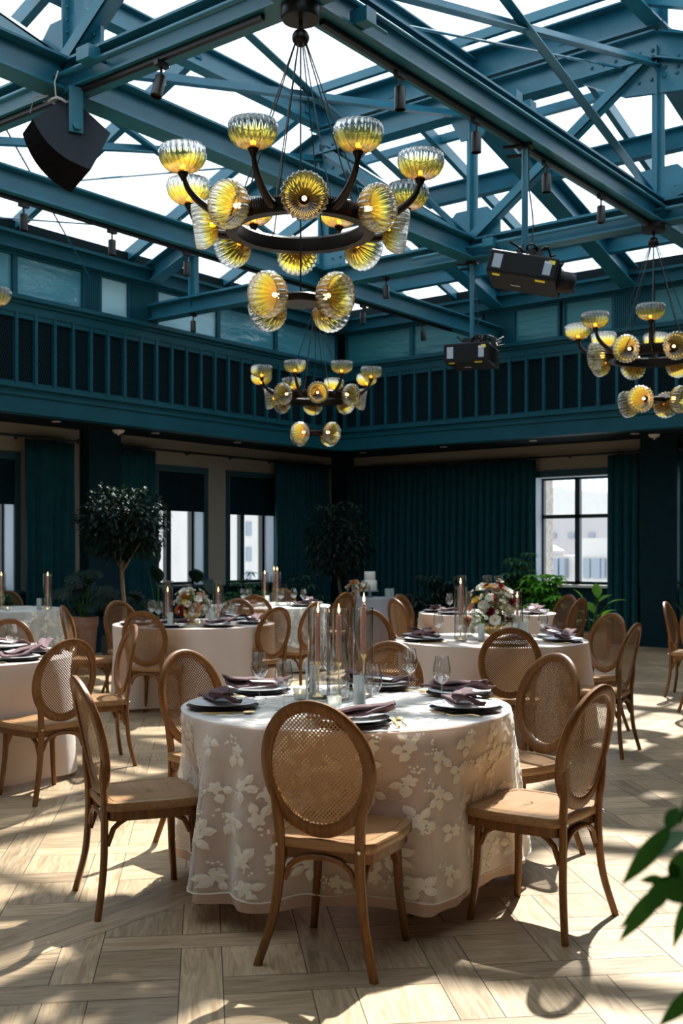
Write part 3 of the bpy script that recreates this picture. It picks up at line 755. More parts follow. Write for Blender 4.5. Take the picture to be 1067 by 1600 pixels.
# skylight glazing (structure)
def glass(n,quad,label):
    nr=(Vector(quad[1])-Vector(quad[0])).cross(Vector(quad[2])-Vector(quad[0])).normalized()
    S('window_%d'%n,MB().plate(quad,nr,.012),M['skyglass'],label)
zE,zK=5.68,7.0
glass(6,[(-11.8,-5.3,zE),(-11.8,15.1,zE),(KL,YC,zK),(KL,-.6,zK)],'sloping glass on the left side of the skylight')
glass(7,[(-11.8,15.1,zE),(-.8,15.1,zE),(KR,YC,zK),(KL,YC,zK)],'sloping glass on the far side of the skylight')
glass(8,[(-.8,15.1,zE),(-.8,-5.3,zE),(KR,-.6,zK),(KR,YC,zK)],'sloping glass on the right side of the skylight')
S('trim_10',MB().plate([(-.8,-5.3,zE),(-11.8,-5.3,zE),(KL,-.6,zK),(KR,-.6,zK)],(0,-.27,1),.1),M['soffit'],'added unseen roof panel blocking skylight behind the camera')  # unseen panel added to cut the skylight reaching the chair backs
glass(10,[(KL,-.6,7.1),(KR,-.6,7.1),(KR,YC,7.1),(KL,YC,7.1)],'flat glass top of the skylight')
# curb between eave beam and glass
cb=MB()
cb.box(XF-.35,XF-.12,YG-.3,YF+.35,5.44,5.62); cb.box(XG+.12,XG+.35,YG-.3,YF+.35,5.44,5.62)
cb.box(XF-.12,XG+.12,YF+.12,YF+.35,5.44,5.62); cb.box(XF-.12,XG+.12,YG-.3,YG-.12,5.44,5.62)
cb.box(XF-.4,XF-.2,YG-.4,YF+.4,3.4,5.5); cb.box(XG+.2,XG+.4,YG-.4,YF+.4,3.4,5.5); cb.box(XF-.4,XG+.4,YF+.2,YF+.4,3.4,5.5); cb.box(XF-.4,XG+.4,YG-.4,YG-.2,3.4,5.5)
S('trim_9',cb,M['soffit'],'dark curb around the skylight')

# ================================================================ CITY OUTSIDE
hazed_tower=facade('haze-tinted tower',(.80,.84,.90),(.50,.58,.70),2.4,3.4,.62,.62)  # distance haze is put into the wall and window colours
def bldg(label,x0,x1,y0,y1,z0,z1,m):
    o=MB().box(x0,x1,y0,y1,z0,z1).build('office_building',m); return tag(o,label,'building','city buildings outside')
def P3(px,py,d):
    return W((px-533.5)*d/F,d,CAMH+(862-py)*d/F)
M['bconc']=simple('concrete',(.36,.34,.345),.9,var=.04,vs=.3); M['bcream']=simple('cream stone',(.44,.42,.40),.9,var=.04,vs=.5)
M['bglass']=simple('office glass',(.19,.22,.26),.5); M['bbrick']=simple('grey brick',(.30,.27,.24),.9,var=.3,vs=14,bump=.6,bs=9)
# through the right window: sight lines run roughly along (-.3,.95)
t=thing('office_building','haze-tinted high-rise with a grid of windows seen in upper window panes','building',(0,0,0),0,'city buildings outside')
c0=P3(866,862,300)
MB().box(c0.x,c0.x+90,c0.y,c0.y+40,-60,92).build('tower_wall',hazed_tower,t)
t=thing('office_building','low concrete building filling the lower window panes','building',(0,0,0),0,'city buildings outside')
BY=66.0; zat=lambda py,px,y: CAMH+(862-py)/F*(y/(cc+cs*(px-533.5)/F))
MB().box(xr(800,BY),xr(1100,BY),BY,BY+20,-40,zat(804,890,BY)).build('facade',M['bconc'],t)
for px in (865,893,925):
    MB().box(xr(px,BY)-.22,xr(px,BY)+.22,BY-.12,BY+.1,zat(840,px,BY),zat(833,px,BY)).build('window',M['bglass'],t)
t=thing('office_building','cream low building with tall windows and rooftop skylight','building',(0,0,0),0,'city buildings outside')
BY=45.0
MB().box(xr(825,BY),xr(908,BY),BY,BY+8,-40,zat(868,870,BY)).box(xr(908,BY),xr(1100,BY),BY-.3,BY+8,-40,zat(841,930,BY)).build('facade',M['bcream'],t)
for px,w_ in ((853,5),(866,5.5),(878,4),(916,5),(931,6.5),(942,3),(955,6),(970,6)):
    MB().box(xr(px-w_,BY-.4),xr(px+w_,BY-.4),BY-.42,BY+.1,zat(903,px,BY),zat(872,px,BY)).build('window',M['bglass'],t)
MB().lathe([(.50,0),(.50,.22),(.0,.50)],12,(xr(865,BY+.7),BY+.7,zat(868,865,BY))).build('roof_lantern',M['bconc'],t)
t=tag(MB().box(xr(836,17.6)-.4,xr(848,17.6),17.4,18.0,-5,3.4).build('brick_pier',M['bbrick']),'grey brick pier just outside the big window','pier')
# across the street on the left
t=thing('apartment_building','beige stone building seen through the left windows','building',(0,0,0),0,'city buildings outside')
MB().box(-120,-90,-60,210,-60,13).box(-91.5,-88.5,70,76,-60,13).box(-91.5,-88.5,102,112,-60,13).build('facade',M['bcream'],t)
for y in (52,58,64,82,90,97.6,118,124,130,138):
    for z in (-7.5,-4.6,-1.7,1.2,4.3,7.4):
        MB().box(-90.05,-89.9,y-.5,y+.5,z-.9,z+.8).build('window',M['bglass'],t)

# ================================================================ CHAIRS
def rring(c, wx, wy, ch=.28):
    """rounded rectangle ring (8 points) in the horizontal plane"""
    x,y,z=c; a,b=wx/2,wy/2; k=ch
    return [(x-a,y-b*(1-2*k),z),(x-a*(1-2*k),y-b,z),(x+a*(1-2*k),y-b,z),(x+a,y-b*(1-2*k),z),(x+a,y+b*(1-2*k),z),(x+a*(1-2*k),y+b,z),(x-a*(1-2*k),y+b,z),(x-a,y+b*(1-2*k),z)]
def loft(mb, rings, caps=True):
    n=len(rings[0]); vs=[p for r in rings for p in r]; fs=[]
    for i in range(len(rings)-1):
        for k in range(n):
            l=(k+1)%n; fs.append((i*n+k,i*n+l,(i+1)*n+l,(i+1)*n+k))
    if caps: fs.append(tuple(range(n))[::-1]); fs.append(tuple((len(rings)-1)*n+k for k in range(n)))
    return mb.add(vs,fs)
def cr(pts, n):                       # Catmull-Rom through the points
    P=[Vector(p) for p in pts]; P=[P[0]*2-P[1]]+P+[P[-1]*2-P[-2]]; out=[]
    for i in range(1,len(P)-2):
        for k in range(n):
            t=k/n; a,b,c,d=P[i-1:i+3]
            out.append(.5*((2*b)+(c-a)*t+(2*a-5*b+4*c-d)*t*t+(3*b-3*c+d-a)*t**3))
    out.append(P[-2]); return out
OA,OB,OZ=.192,.222,.702               # oval centre line half-width / half-height, centre height
def bp(u,v,o=0.0):                    # point on the curved reclined back, o = offset to the front
    return (u, -.243-v*.21+.55*u*u+o, OZ+v)
def seat_outline():
    pts=[(-.195,-.205),(.195,-.205),(.232,.10),(.20,.215),(-.20,.215),(-.232,.10)]; rad=[.05,.05,.12,.07,.07,.12]
    out=[]; n=len(pts)
    for i in range(n):
        p=Vector(pts[i]+(0,)); a=Vector(pts[i-1]+(0,)); b=Vector(pts[(i+1)%n]+(0,))
        d0=(a-p).normalized(); d1=(b-p).normalized(); r=rad[i]
        q0=p+d0*r*.9; q1=p+d1*r*.9
        for k in range(6):
            t=k/5; out.append(((1-t)**2*q0+2*t*(1-t)*p+t*t*q1))
    return [(v.x,v.y) for v in out]
def make_chair():
    t=thing('dining_chair','x','chair')
    so=seat_outline()
    def ring(s,z): return [(x*s,y*s+.004*(1-s),z) for x,y in so]
    b=MB(); rings=[ring(.90,.412),ring(.985,.414),ring(1,.420),ring(1,.442),ring(.985,.449),ring(.86,.4505),ring(.85,.4475),ring(.835,.4475),ring(.825,.4500),ring(.5,.4465),ring(.15,.4455),ring(.01,.4455)]
    loft(b,rings); b.build('seat',M['seatwood'],t,35)
    b=MB(); loft(b,[ring(.93,.375),ring(.93,.413)]); b.build('seat_rail',M['wood'],t,35)
    # oval back frame
    vs=[];fs=[];n=56
    for i in range(n):
        a=2*PI*i/n; ca_,sa_=math.cos(a),math.sin(a)
        nx,nz=ca_/OA,sa_/OB; l=math.hypot(nx,nz); nx/=l; nz/=l
        wd=.021+.004*max(0,-sa_)
        sec=[(-wd,-.008),(-wd*.7,-.0135),(wd*.7,-.0135),(wd,-.008),(wd,.008),(wd*.7,.0135),(-wd*.7,.0135),(-wd,.008)]
        for q,o in sec: vs.append(bp(OA*ca_+nx*q,OB*sa_+nz*q,o))
    for i in range(n):
        j=(i+1)%n
        for k in range(8):
            l=(k+1)%8; fs.append((i*8+k,j*8+k,j*8+l,i*8+l))
    MB().add(vs,fs).build('back_frame',M['wood'],t,50)
    vs=[bp(0,0)];fs=[];nr=6
    for r in range(1,nr+1):
        for i in range(n):
            a=2*PI*i/n; vs.append(bp((OA-.016)*r/nr*math.cos(a),(OB-.016)*r/nr*math.sin(a)))
    for i in range(n): fs.append((0,1+i,1+(i+1)%n))
    for r in range(nr-1):
        for i in range(n):
            j=(i+1)%n; fs.append((1+r*n+i,1+(r+1)*n+i,1+(r+1)*n+j,1+r*n+j))
    MB().add(vs,fs).build('cane_panel',M['cane'],t,60)
    for s in (-1,1):
        # rear leg flows out of the side of the oval
        pts=cr([bp(s*.176,-.075),(s*.158,-.212,.53),(s*.151,-.205,.45),(s*.152,-.205,.33),(s*.172,-.215,.17),(s*.218,-.247,.0)],5)
        b=MB(); m=len(pts)
        loft(b,[rring(p,(.024+.012*min(1,i/6))*(1-.18*max(0,(i-12)/(m-12))), .030*(1-.15*i/m)) for i,p in enumerate(pts)])
        o=b.build('leg',M['wood'],t,45)
        MB().tube([(s*.155,-.221,.425),(s*.155,-.2265,.425)],.006,10).build('bolt_head',M['bright'],o,40)
        pts=cr([(s*.158,.155,.415),(s*.160,.158,.30),(s*.170,.165,.15),(s*.188,.180,.0)],5); m=len(pts)
        b=MB(); loft(b,[rring(p,.034*(1-.25*i/m),.034*(1-.25*i/m)) for i,p in enumerate(pts)]); b.build('leg',M['wood'],t,45)
        # bent side arch
        P0=Vector((s*.158,-.195,.275)); P1=Vector((s*.165,.145,.300)); pp=[]
        for k in range(15):
            u=k/14; x=u*2-1; base=P0.lerp(P1,u); hgt=max(0,1-abs(x)**2.4)**.5
            zz=base.z+(.392-base.z)*hgt; pp.append(Vector((base.x,base.y,zz)))
        MB().tube(pp,.0115,8).build('arched_brace',M['wood'],t,60)
    for y,z0,xx in ((.157,.300,.150),(-.200,.30,.135)):
        pp=[]
        for k in range(15):
            x=k/7-1; pp.append(Vector((xx*x,y,z0+(.388-z0)*max(0,1-abs(x)**2.4)**.5)))
        MB().tube(pp,.0105,8).build('arched_brace',M['wood'],t,60)
    return t
chair0=make_chair(); used=[False]
def place_chair(x,d,th,label,group):
    p=W(x,d)
    if not used[0]:
        o=chair0; o.location=p; o.rotation_euler=(0,0,HD(th)); o['label']=label; o['group']=group; used[0]=True
    else: o=dup(chair0,p,HD(th),label,group)
    return o
G1='cane-back chairs around the front lace table'; G2='cane-back chairs around the left table'; G3='cane-back chairs around the low flower table'
G4='cane-back chairs around the tall flower table'; G5='cane-back chairs around the far tables'; G6='cane-back chairs at the right edge'
CH=[
 (.000,3.965,22,'largest cane-back chair, back to the camera at the front lace table',G1),
 (-.825,4.57,65,'cane-back chair at left of the front lace table, seen from its side and back',G1),
 (.765,4.328,-51.5,'cane-back chair right of the front lace table with its back turned to us',G1),
 (.831,5.264,-123,'pale cane-back chair facing us behind the right front chair',G1),
 (-.60,5.436,131,'cane-back chair facing us behind the left edge of front lace table',G1),
 (.178,5.90,-160,'cane-back chair facing us behind candles of the front lace table',G1),
 (-1.78,6.51,-48,'cane-back chair with its back to us at the left table, seat against the cloth',G2),
 (-1.71,7.463,-114,'cane-back chair turned sideways between left table and front lace table',G2),
 (-2.52,7.98,180,'cane-back chair facing us behind the left table, cut by the photo edge',G2),
 (-1.64,9.6,15,'cane-back chair, back to us, at front left of the low flower table',G3),
 (-2.12,11.12,133,'cane-back chair facing us at the back left of low flower table',G3),
 (-2.35,10.3,88,'thin edge-on chair by the terracotta monstera pot',G3),
 (-.786,10.17,-46,'cane-back chair at right of the low flower table, seat turned to the left',G3),
 (-1.16,11.5,-171,'pale cane-back chair facing us behind the low flower table',G3),
 (-.53,11.1,-65,'cane-back chair standing just left of the front candle vases in the photo',G3),
 (1.15,7.55,4,'cane-back chair, back square to us, in front of the tall flowers',G4),
 (1.86,7.91,-59,'cane-back chair seen from behind at right of the tall flower table',G4),
 (2.00,8.87,-121,'cane-back chair facing us at right of the tall flower table',G4),
 (.31,8.36,86,'chair at left of the tall flower table, seen through the front vases',G4),
 (.44,9.3,139,'cane-back chair facing us beside the front right candle vase',G4),
 (-.98,13.05,8,'cane-back chair, back to us, before the far lace table',G5),
 (-.82,14.9,178,'cane-back chair facing us behind the far lace table',G5),
 (-.16,13.76,-50,'wide cane-back chair at right of far lace table, before the cake table',G5),
 (-.10,14.44,-105,'narrow edge-on chair just left of the cake table',G5),
 (.82,11.92,61,'dark cane-back chair at left of the far right table',G5),
 (.93,12.86,125,'cane-back chair at the far left of the far right table, beside cake table',G5),
 (2.43,12.67,-120,'pale cane-back chair facing us before the bright window plant',G5),
 (2.41,12.1,-50,'dark cane-back chair at the right of far right table, before rubber plant',G5),
 (-4.33,14.0,170,'chair top peeking over the far left lace table',G5),
 (3.545,10.92,119,'cane-back chair alone at the right edge, turned to the right',G6),
 (3.36,9.75,60,'cane-back chair cut off by the right photo edge',G6)]
for a in CH: place_chair(*a)

# ================================================================ TABLES
TZ=.762
def drape_fn(Rr, hem, flare, nf, amp, seed):
    rnd=random.Random(seed); ph=[rnd.random()*6.28 for _ in range(4)]
    def f(a,s):            # s 0 at table edge .. 1 at hem -> radius, z
        w=math.sin(nf*a+ph[0]+.6*math.sin(2*a+ph[3])); w=w*abs(w)**.3+.45*math.sin((nf*2-3)*a+ph[1])+.35*math.sin(5*a+ph[2])
        s=max(0.0,s); g=s**.8
        r=Rr+.012+flare*g+amp*g*w
        z=TZ+.004-.012*min(1,s*12)-(TZ-.012-hem)*s
        return r,z
    return f
def dented(f0,c,Rr,fb=None):
    near=[]
    for ch in CH:
        p=W(ch[0],ch[1]); v=p-Vector((c[0],c[1],0)); D=math.hypot(v.x,v.y)
        if D<1.05: near.append((math.atan2(v.y,v.x),max(.54,D-.225)))
    def f(a,s):
        rad,z=f0(a,s)
        rb=fb(a,s)[0] if fb else rad
        for a0,L0 in near:
            if rb>L0:
                da=(a-a0+PI)%(2*PI)-PI; k=math.exp(-(da*Rr/.25)**4); rad-=(rb-L0)*k*min(1,max(0,s)/.36)
        return rad,z
    return f
def cloth(name,label,cat,c,Rr,mat_,hem=.02,flare=.06,nf=16,amp=.022,seed=1,group=None,lift=0.0,parent=None,base=None):
    fb=drape_fn(Rr,*base,seed) if base else None
    f=dented(drape_fn(Rr,hem,flare,nf,amp,seed),c,Rr,fb); n=200; rows=14; vs=[];fs=[]
    vs.append((0,0,TZ+.006+lift))
    rr=[.25,.5,.75,.9,.975]
    for q in rr:
        for i in range(n):
            a=2*PI*i/n; vs.append((Rr*q*math.cos(a),Rr*q*math.sin(a),TZ+.006+lift))
    for r in range(rows+1):
        s=r/rows
        for i in range(n):
            a=2*PI*i/n; rad,z=f(a,s); rad+=lift; vs.append((rad*math.cos(a),rad*math.sin(a),z+lift*(1-s)))
    tot=len(rr)+rows+1
    for i in range(n): fs.append((0,1+i,1+(i+1)%n))
    for r in range(tot-1):
        for i in range(n):
            j=(i+1)%n; fs.append((1+r*n+i,1+(r+1)*n+i,1+(r+1)*n+j,1+r*n+j))
    o=MB().add(vs,fs).build(name,mat_,parent,60)
    if parent is None:
        o.location=c; tag(o,label,cat,group)
    return o,f
def table(c,Rr,lab,group='round banquet tables'):
    t=thing('round_table',lab,'table',c,.4,group)
    MB().lathe([(0,.725),(Rr-.01,.725),(Rr,.732),(Rr,.752),(Rr-.01,.758),(0,.758)],48).build('tabletop',M['seatwood'],t,40)
    q=Rr*.72
    for sx in (-1,1):
        for sy in (-1,1):
            MB().tube([(sx*q*.72,sy*q*.72,.725),(sx*q*.74,sy*q*.74,.02)],.016,10).tube([(sx*q*.74,sy*q*.74,.03),(sx*q*.74,sy*q*.74,0)],.020,10).build('leg',M['black'],t,50)
    MB().tube([(-q*.72,-q*.72,.2),(-q*.72,q*.72,.2)],.01,8).tube([(q*.72,-q*.72,.2),(q*.72,q*.72,.2)],.01,8).build('stretcher',M['black'],t,50)
    return t
def outline_flower(k,r,rnd,deep=.35):
    pts=[];n=k*6
    for i in range(n):
        a=2*PI*i/n; pts.append((a,r*(1-deep*(.5-.5*math.cos(k*a))**2*1.0+rnd.uniform(-.04,.04))))
    return pts
def appliques(f,Rr,parent,seed,count,lift):
    """little cloth petals, leaves and berry sprays sewn on the net"""
    rnd=random.Random(seed); mb=MB()
    def surf(a,s,dl):
        rad,z=f(a,s); rad+=dl; return Vector((rad*math.cos(a),rad*math.sin(a),z))
    def stamp(a0,s0,shape,rot):      # shape: list of (x,y) metres
        H=TZ-.03; vs=[surf(a0,s0,lift+.006)]; 
        for x,y in shape:
            xx=x*math.cos(rot)-y*math.sin(rot); yy=x*math.sin(rot)+y*math.cos(rot)
            s=min(.985,max(.0,s0+yy/H)); vs.append(surf(a0+xx/(Rr+.05),s,lift+.003))
        n=len(shape); mb.add(vs,[(0,1+i,1+(i+1)%n) for i in range(n)])
    def petalflower(a,s,r,k=5):
        stamp(a,s,[(q*math.cos(t_),q*math.sin(t_)) for t_,q in outline_flower(k,r,rnd)],rnd.random()*6)
    def leaf(a,s,l,w,rot):
        sh=[(0,-l/2),(w*.45,-l*.25),(w*.5,0),(w*.36,l*.22),(w*.16,l*.36),(0,l/2),(-w*.16,l*.36),(-w*.36,l*.22),(-w*.5,0),(-w*.45,-l*.25)]
        stamp(a,s,sh,rot)
    i=0; tries=0; placed=[]
    while i<count and tries<6000:
        tries+=1; a=rnd.random()*2*PI; s=rnd.uniform(.03,.93)
        if any(abs((a-b+PI)%(2*PI)-PI)*(Rr)<.105 and abs(s-q)*.74<.092 for b,q in placed): continue
        placed.append((a,s)); i+=1
        k=(Rr+.04); H=.73
        petalflower(a,s,rnd.uniform(.028,.038))
        b=rnd.random()*6.28
        for j in range(rnd.choice((2,2,3))):
            an=b+j*rnd.uniform(.8,1.2); d=.052
            leaf(a+d*math.cos(an)/k,s+d*math.sin(an)/H,rnd.uniform(.05,.066),rnd.uniform(.034,.044),an-PI/2+rnd.uniform(-.3,.3))
        an=b+PI+rnd.uniform(-.4,.4)
        for j in range(9):
            d=rnd.uniform(.03,.075); q=an+rnd.uniform(-.5,.5)
            stamp(a+d*math.cos(q)/k,s+d*math.sin(q)/H,[(.006*math.cos(u*1.047),.006*math.sin(u*1.047)) for u in range(6)],0)
    # on the table top
    for i in range(int(count*.38)):
        rr=Rr*math.sqrt(rnd.random())*.95; a=rnd.random()*6.28; cx_,cy_=rr*math.cos(a),rr*math.sin(a); zz=TZ+.006+lift+.003
        k=rnd.random()*6
        for (dx,dy,r,kk) in ((0,0,.032,5),(.05*math.cos(k),.05*math.sin(k),.024,2),(.05*math.cos(k+1.2),.05*math.sin(k+1.2),.024,2)):
            o=outline_flower(kk,r,rnd,.3); vs=[(cx_+dx,cy_+dy,zz+.002)]+[(cx_+dx+q*math.cos(t_+k),cy_+dy+q*math.sin(t_+k),zz) for t_,q in o]
            mb.add(vs,[(0,1+j,1+(j+1)%len(o)) for j in range(len(o))])
    o=mb.build('flower_applique',M['petal'],parent); o['kind']='stuff'; return o
T={ 't1':(W(.020,4.80),.70),'t2':(W(-2.54,7.1),.75),'t3':(W(-1.40,10.35),.75),'t4':(W(1.16,8.45),.73),'t5':(W(-4.06,12.8),.75),'t6':(W(-.91,13.7),.75),'t7':(W(.48,16.2),.36),'t8':(W(1.63,12.2),.75)}
for k,lab in (('t1','round table under the front lace cloth, black leg just showing'),('t2','round table under the plain cloth at the left edge'),('t3','round table carrying the low flower bowl'),('t4','round table carrying the tall flower arrangement'),('t5','round table under the far left lace cloth'),('t6','round table under the far middle lace cloth'),('t7','small round table under the cake'),('t8','round table under the far right plain cloth')):
    table(T[k][0],T[k][1]-.005,lab)
def lace(key,lab1,lab2,seed,count,m,hem):
    c,Rr=T[key]
    cloth('tablecloth',lab1,'tablecloth',c,Rr,m,hem=hem,flare=.078,nf=15,amp=.034,seed=seed,group='tablecloths')
    o,f=cloth('lace_overlay',lab2,'overlay',c,Rr,M['net'],hem=hem+.05,flare=.090,nf=15,amp=.034,seed=seed,base=(hem,.078,15,.034),group='lace overlays',lift=.009)
    appliques(f,Rr,o,seed,count,.009)
    # scalloped hem cord
    pts=[]
    for i in range(160):
        a=2*PI*i/160; r_,z=f(a,1.0); pts.append(((r_+.011)*math.cos(a),(r_+.011)*math.sin(a),z+.006*math.sin(20*a)))
    MB().tube(pts,.003,5,closed=True).build('hem_cord',M['petal'],o,60)
lace('t1','blush tablecloth under white floral lace on the front table','sheer white lace overlay with fabric flowers on the front table',11,240,M['blush'],.08)
lace('t5','pale grey tablecloth under lace at the far left table','sheer white lace overlay on the far left table',12,120,M['greenish'],.02)
lace('t6','pale grey tablecloth under lace behind the low flower table','sheer white lace overlay on the table behind the low flowers',13,120,M['greenish'],.02)
for k,lab,m,sd in (('t2','plain blush tablecloth at the left photo edge',M['ivory'],21),('t3','plain blush tablecloth under the low flower bowl',M['ivory'],22),('t4','plain blush tablecloth under the tall flowers on the right',M['ivory'],23),('t8','plain pale tablecloth on the far right table by the window',M['ivory'],24)):
    cloth('tablecloth',lab,'tablecloth',T[k][0],T[k][1],m,hem=.03,flare=.055,nf=14,amp=.020,seed=sd,group='tablecloths')
cloth('tablecloth','grey satin cloth to the floor on the small cake table','tablecloth',T['t7'][0],T['t7'][1],M['greycloth'],hem=.01,flare=.05,nf=9,amp=.014,seed=25,group='tablecloths')

# ================================================================ TABLEWARE
ZT1=TZ+.006+.012      # lace table surface
ZT0=TZ+.008
def make_setting():
    p=thing('dinner_plate','x','plate')
    MB().lathe([(0,.0),(.085,.0),(.10,.004),(.151,.010),(.156,.013),(.151,.0135),(.10,.009),(0,.008)],40).build('charger',M['charger'],p,50)
    MB().lathe([(0,.012),(.08,.012),(.095,.016),(.144,.024),(.148,.027),(.144,.028),(.095,.021),(.08,.018),(0,.018)],40).build('plate',M['white'],p,50)
    nk=thing('napkin','x','napkin')
    vs=[];fs=[];nx,ny=30,12
    def nap(u,v):          # u along -1..1 (a hand's width past the rim at both ends), v across
        w_=.050+.018*abs(u)**2
        x=u*.168+.010*v; y=v*w_-.008+.014*math.sin(u*2.4+.6)
        z=.037+.010*math.cos(v*2.6+u*1.5)+.006*math.sin(u*6+v*1.3)
        if u>.45: z+=(u-.45)*.055*(1-.5*v)
        if u<-.6: z+=(-u-.6)*.020*(1+v)
        return (x,y,max(z,.0335))
    for j in range(ny+1):
        for i in range(nx+1): vs.append(nap(i/nx*2-1,j/ny*2-1))
    for j in range(ny):
        for i in range(nx): fs.append((j*(nx+1)+i,j*(nx+1)+i+1,(j+1)*(nx+1)+i+1,(j+1)*(nx+1)+i))
    nb=MB().add(vs,fs).build('folded_cloth',M['napkin'],nk,60); sm=nb.modifiers.new('s','SOLIDIFY'); sm.thickness=.008; sm.offset=1
    fold=MB(); vs=[];fs=[]
    for j in range(7):
        for i in range(21):
            u=i/10-1; v=j/6
            vs.append((u*.150+.02, -.035+v*.050+.012*math.sin(u*2.4), .052+.010*math.sin(v*PI)+.008*math.sin(u*4+1)+max(0,u-.3)*.045))
    for j in range(6):
        for i in range(20): fs.append((j*21+i,j*21+i+1,(j+1)*21+i+1,(j+1)*21+i))
    fo=fold.add(vs,fs).build('upper_fold',M['napkin'],nk,60); sm=fo.modifiers.new('s','SOLIDIFY'); sm.thickness=.006; sm.offset=1
    cdm=MB().plate([(-.075,-.005,.052),(.055,-.005,.066),(.055,.062,.060),(-.075,.062,.050)],(0,0,1),.0012).build('menu_card',M['card'],nk)
    return p,nk
pl0,nk0=make_setting()
def make_cutlery():
    fk=thing('fork','x','fork')
    pts=[(0,-.10+.02*k,.003+.004*math.sin(k*.9)) for k in range(8)]
    MB().tube(pts,[.0032]*3+[.0024]*5,6).build('handle',M['gold'],fk,50)
    b=MB(); b.plate([(-.011,.045,.006),(.011,.045,.006),(.011,.065,.008),(-.011,.065,.008)],(0,0,1),.002)
    for k in range(4): b.bar((-.0095+.0063*k,.064,.008),(-.0095+.0063*k,.105,.011),.0026,.002)
    b.build('tines',M['gold'],fk)
    sp=thing('spoon','x','spoon')
    MB().tube([(0,-.10+.02*k,.003) for k in range(8)],[.0034]*3+[.0024]*5,6).build('handle',M['gold'],sp,50)
    MB().ball((0,.066,.007),.020,12,8,(.95,1.5,.28)).build('bowl',M['gold'],sp,60)
    kn=thing('knife','x','knife')
    MB().bar((0,-.11,.004),(0,-.005,.004),.009,.005).build('handle',M['gold'],kn)
    MB().plate([(-.006,-.005,.004),(.006,-.005,.004),(.007,.07,.004),(.002,.11,.004),(-.006,.10,.004)],(0,0,1),.002).build('blade',M['gold'],kn)
    return fk,sp,kn
fk0,sp0,kn0=make_cutlery()
def make_glass():
    g=thing('wine_glass','x','wine glass')
    prof=[(.036,.001),(.034,.003),(.010,.006),(.0042,.012),(.0035,.05),(.004,.085),(.010,.093),(.026,.105),(.036,.122),(.0395,.142),(.037,.165),(.032,.190),(.0285,.212)]
    inn=[(.0275,.212),(.031,.190),(.036,.165),(.0385,.142),(.035,.123),(.025,.107),(.009,.096),(.0,.094)]
    MB().lathe(prof[:6],24).build('stem',M['vase'],g,60)
    MB().lathe(prof[5:]+inn,28).build('bowl',M['vase'],g,60)
    return g
gl0=make_glass()
def make_votive():
    v=thing('ribbed_votive','x','votive')
    MB().lathe([(0,.002),(.024,.002),(.026,.008),(.026,.135),(.0235,.135),(.0235,.012),(0,.012)],48,rib=.025,nrib=16).build('ribbed_glass',M['frost'],v,60)
    MB().tube([(0,0,.013),(0,0,.07)],.018,16).build('candle',M['whitewax'],v,50)
    return v
M['frost']=pane('frosted ribbed glass',tint=(.90,.94,.94),refl=2.0,rough=.25)
_nt=M['frost'].node_tree; _o=_nt.nodes['Material Output']; _src=_o.inputs[0].links[0].from_socket
_t=N(_nt,'ShaderNodeBsdfTranslucent'); _t.inputs[0].default_value=(.85,.9,.9,1); _d=N(_nt,'ShaderNodeBsdfDiffuse'); _d.inputs[0].default_value=(.8,.84,.84,1)
_m=N(_nt,'ShaderNodeMixShader'); L(_nt,_t.outputs[0],_m.inputs[1]); L(_nt,_d.outputs[0],_m.inputs[2])
_m2=N(_nt,'ShaderNodeMixShader'); _m2.inputs[0].default_value=.38; L(_nt,_src,_m2.inputs[1]); L(_nt,_m.outputs[0],_m2.inputs[2]); L(_nt,_m2.outputs[0],_o.inputs[0])
vo0=make_votive()
def make_teacup():
    v=thing('tealight_holder','x','tealight')
    MB().lathe([(0,.002),(.024,.002),(.028,.01),(.031,.05),(.028,.05),(.025,.012),(0,.010)],28,rib=.02,nrib=14).build('ribbed_glass',M['frost'],v,60)
    c=MB().tube([(0,0,.011),(0,0,.026)],.018,16).build('candle',M['whitewax'],v,50)
    MB().ball((0,0,.036),.0045,8,6,(1,1,1.9)).build('flame',M['flame'],c,60)
    return v
te0=make_teacup()
def make_vase(hh,rr):
    v=thing('hurricane_vase','x','vase')
    MB().lathe([(0,.001),(rr,.001),(rr,hh),(rr-.003,hh),(rr-.003,.010),(0,.010)],40).tube([((rr-.0015)*math.cos(PI*k/20),(rr-.0015)*math.sin(PI*k/20),hh) for k in range(40)],.0022,6,closed=True).build('glass_cylinder',M['vase'],v,60)
    return v
def twist(h,r=.0105):
    b=MB(); n=26; vs=[];fs=[];seg=16
    for i in range(n+1):
        z=h*i/n; tw=i*.42; k=1-.15*i/n
        if i==n: k*=.5
        for s in range(seg):
            a=2*PI*s/seg; q=r*k*(1+.16*math.cos(4*(a-tw))); vs.append((q*math.cos(a),q*math.sin(a),z))
    for i in range(n):
        for s in range(seg):
            l=(s+1)%seg; fs.append((i*seg+s,i*seg+l,(i+1)*seg+l,(i+1)*seg+s))
    fs.append(tuple(n*seg+s for s in range(seg)))
    return b.add(vs,fs)
def make_candle(hold,h):
    t=thing('taper_candle','x','candle')
    st=MB().lathe([(0,.001),(.030,.002),(.030,.005),(.014,.012),(.0045,.03),(.0032,.05),(.0032,hold-.04),(.006,hold-.034),(.004,hold-.028),(.010,hold-.014),(.0145,hold-.004),(.0145,hold),(0,hold)],24)
    st.build('candlestick',M['gold'],t,50)
    o=twist(h).build('twisted_candle',M['wax'],t,60); o.location=(0,0,hold)
    MB().tube([(0,0,hold+h),(0.001,0,hold+h+.012)],.0012,5).build('wick',M['wick'],t)
    MB().lathe([(.0005,0),(.0045,.006),(.0058,.014),(.0040,.026),(.0016,.038),(.0002,.046)],10,(0,0,hold+h+.004)).build('flame',M['flame'],t,60)
    return t
va0=make_vase(.41,.048); va1=make_vase(.36,.046)
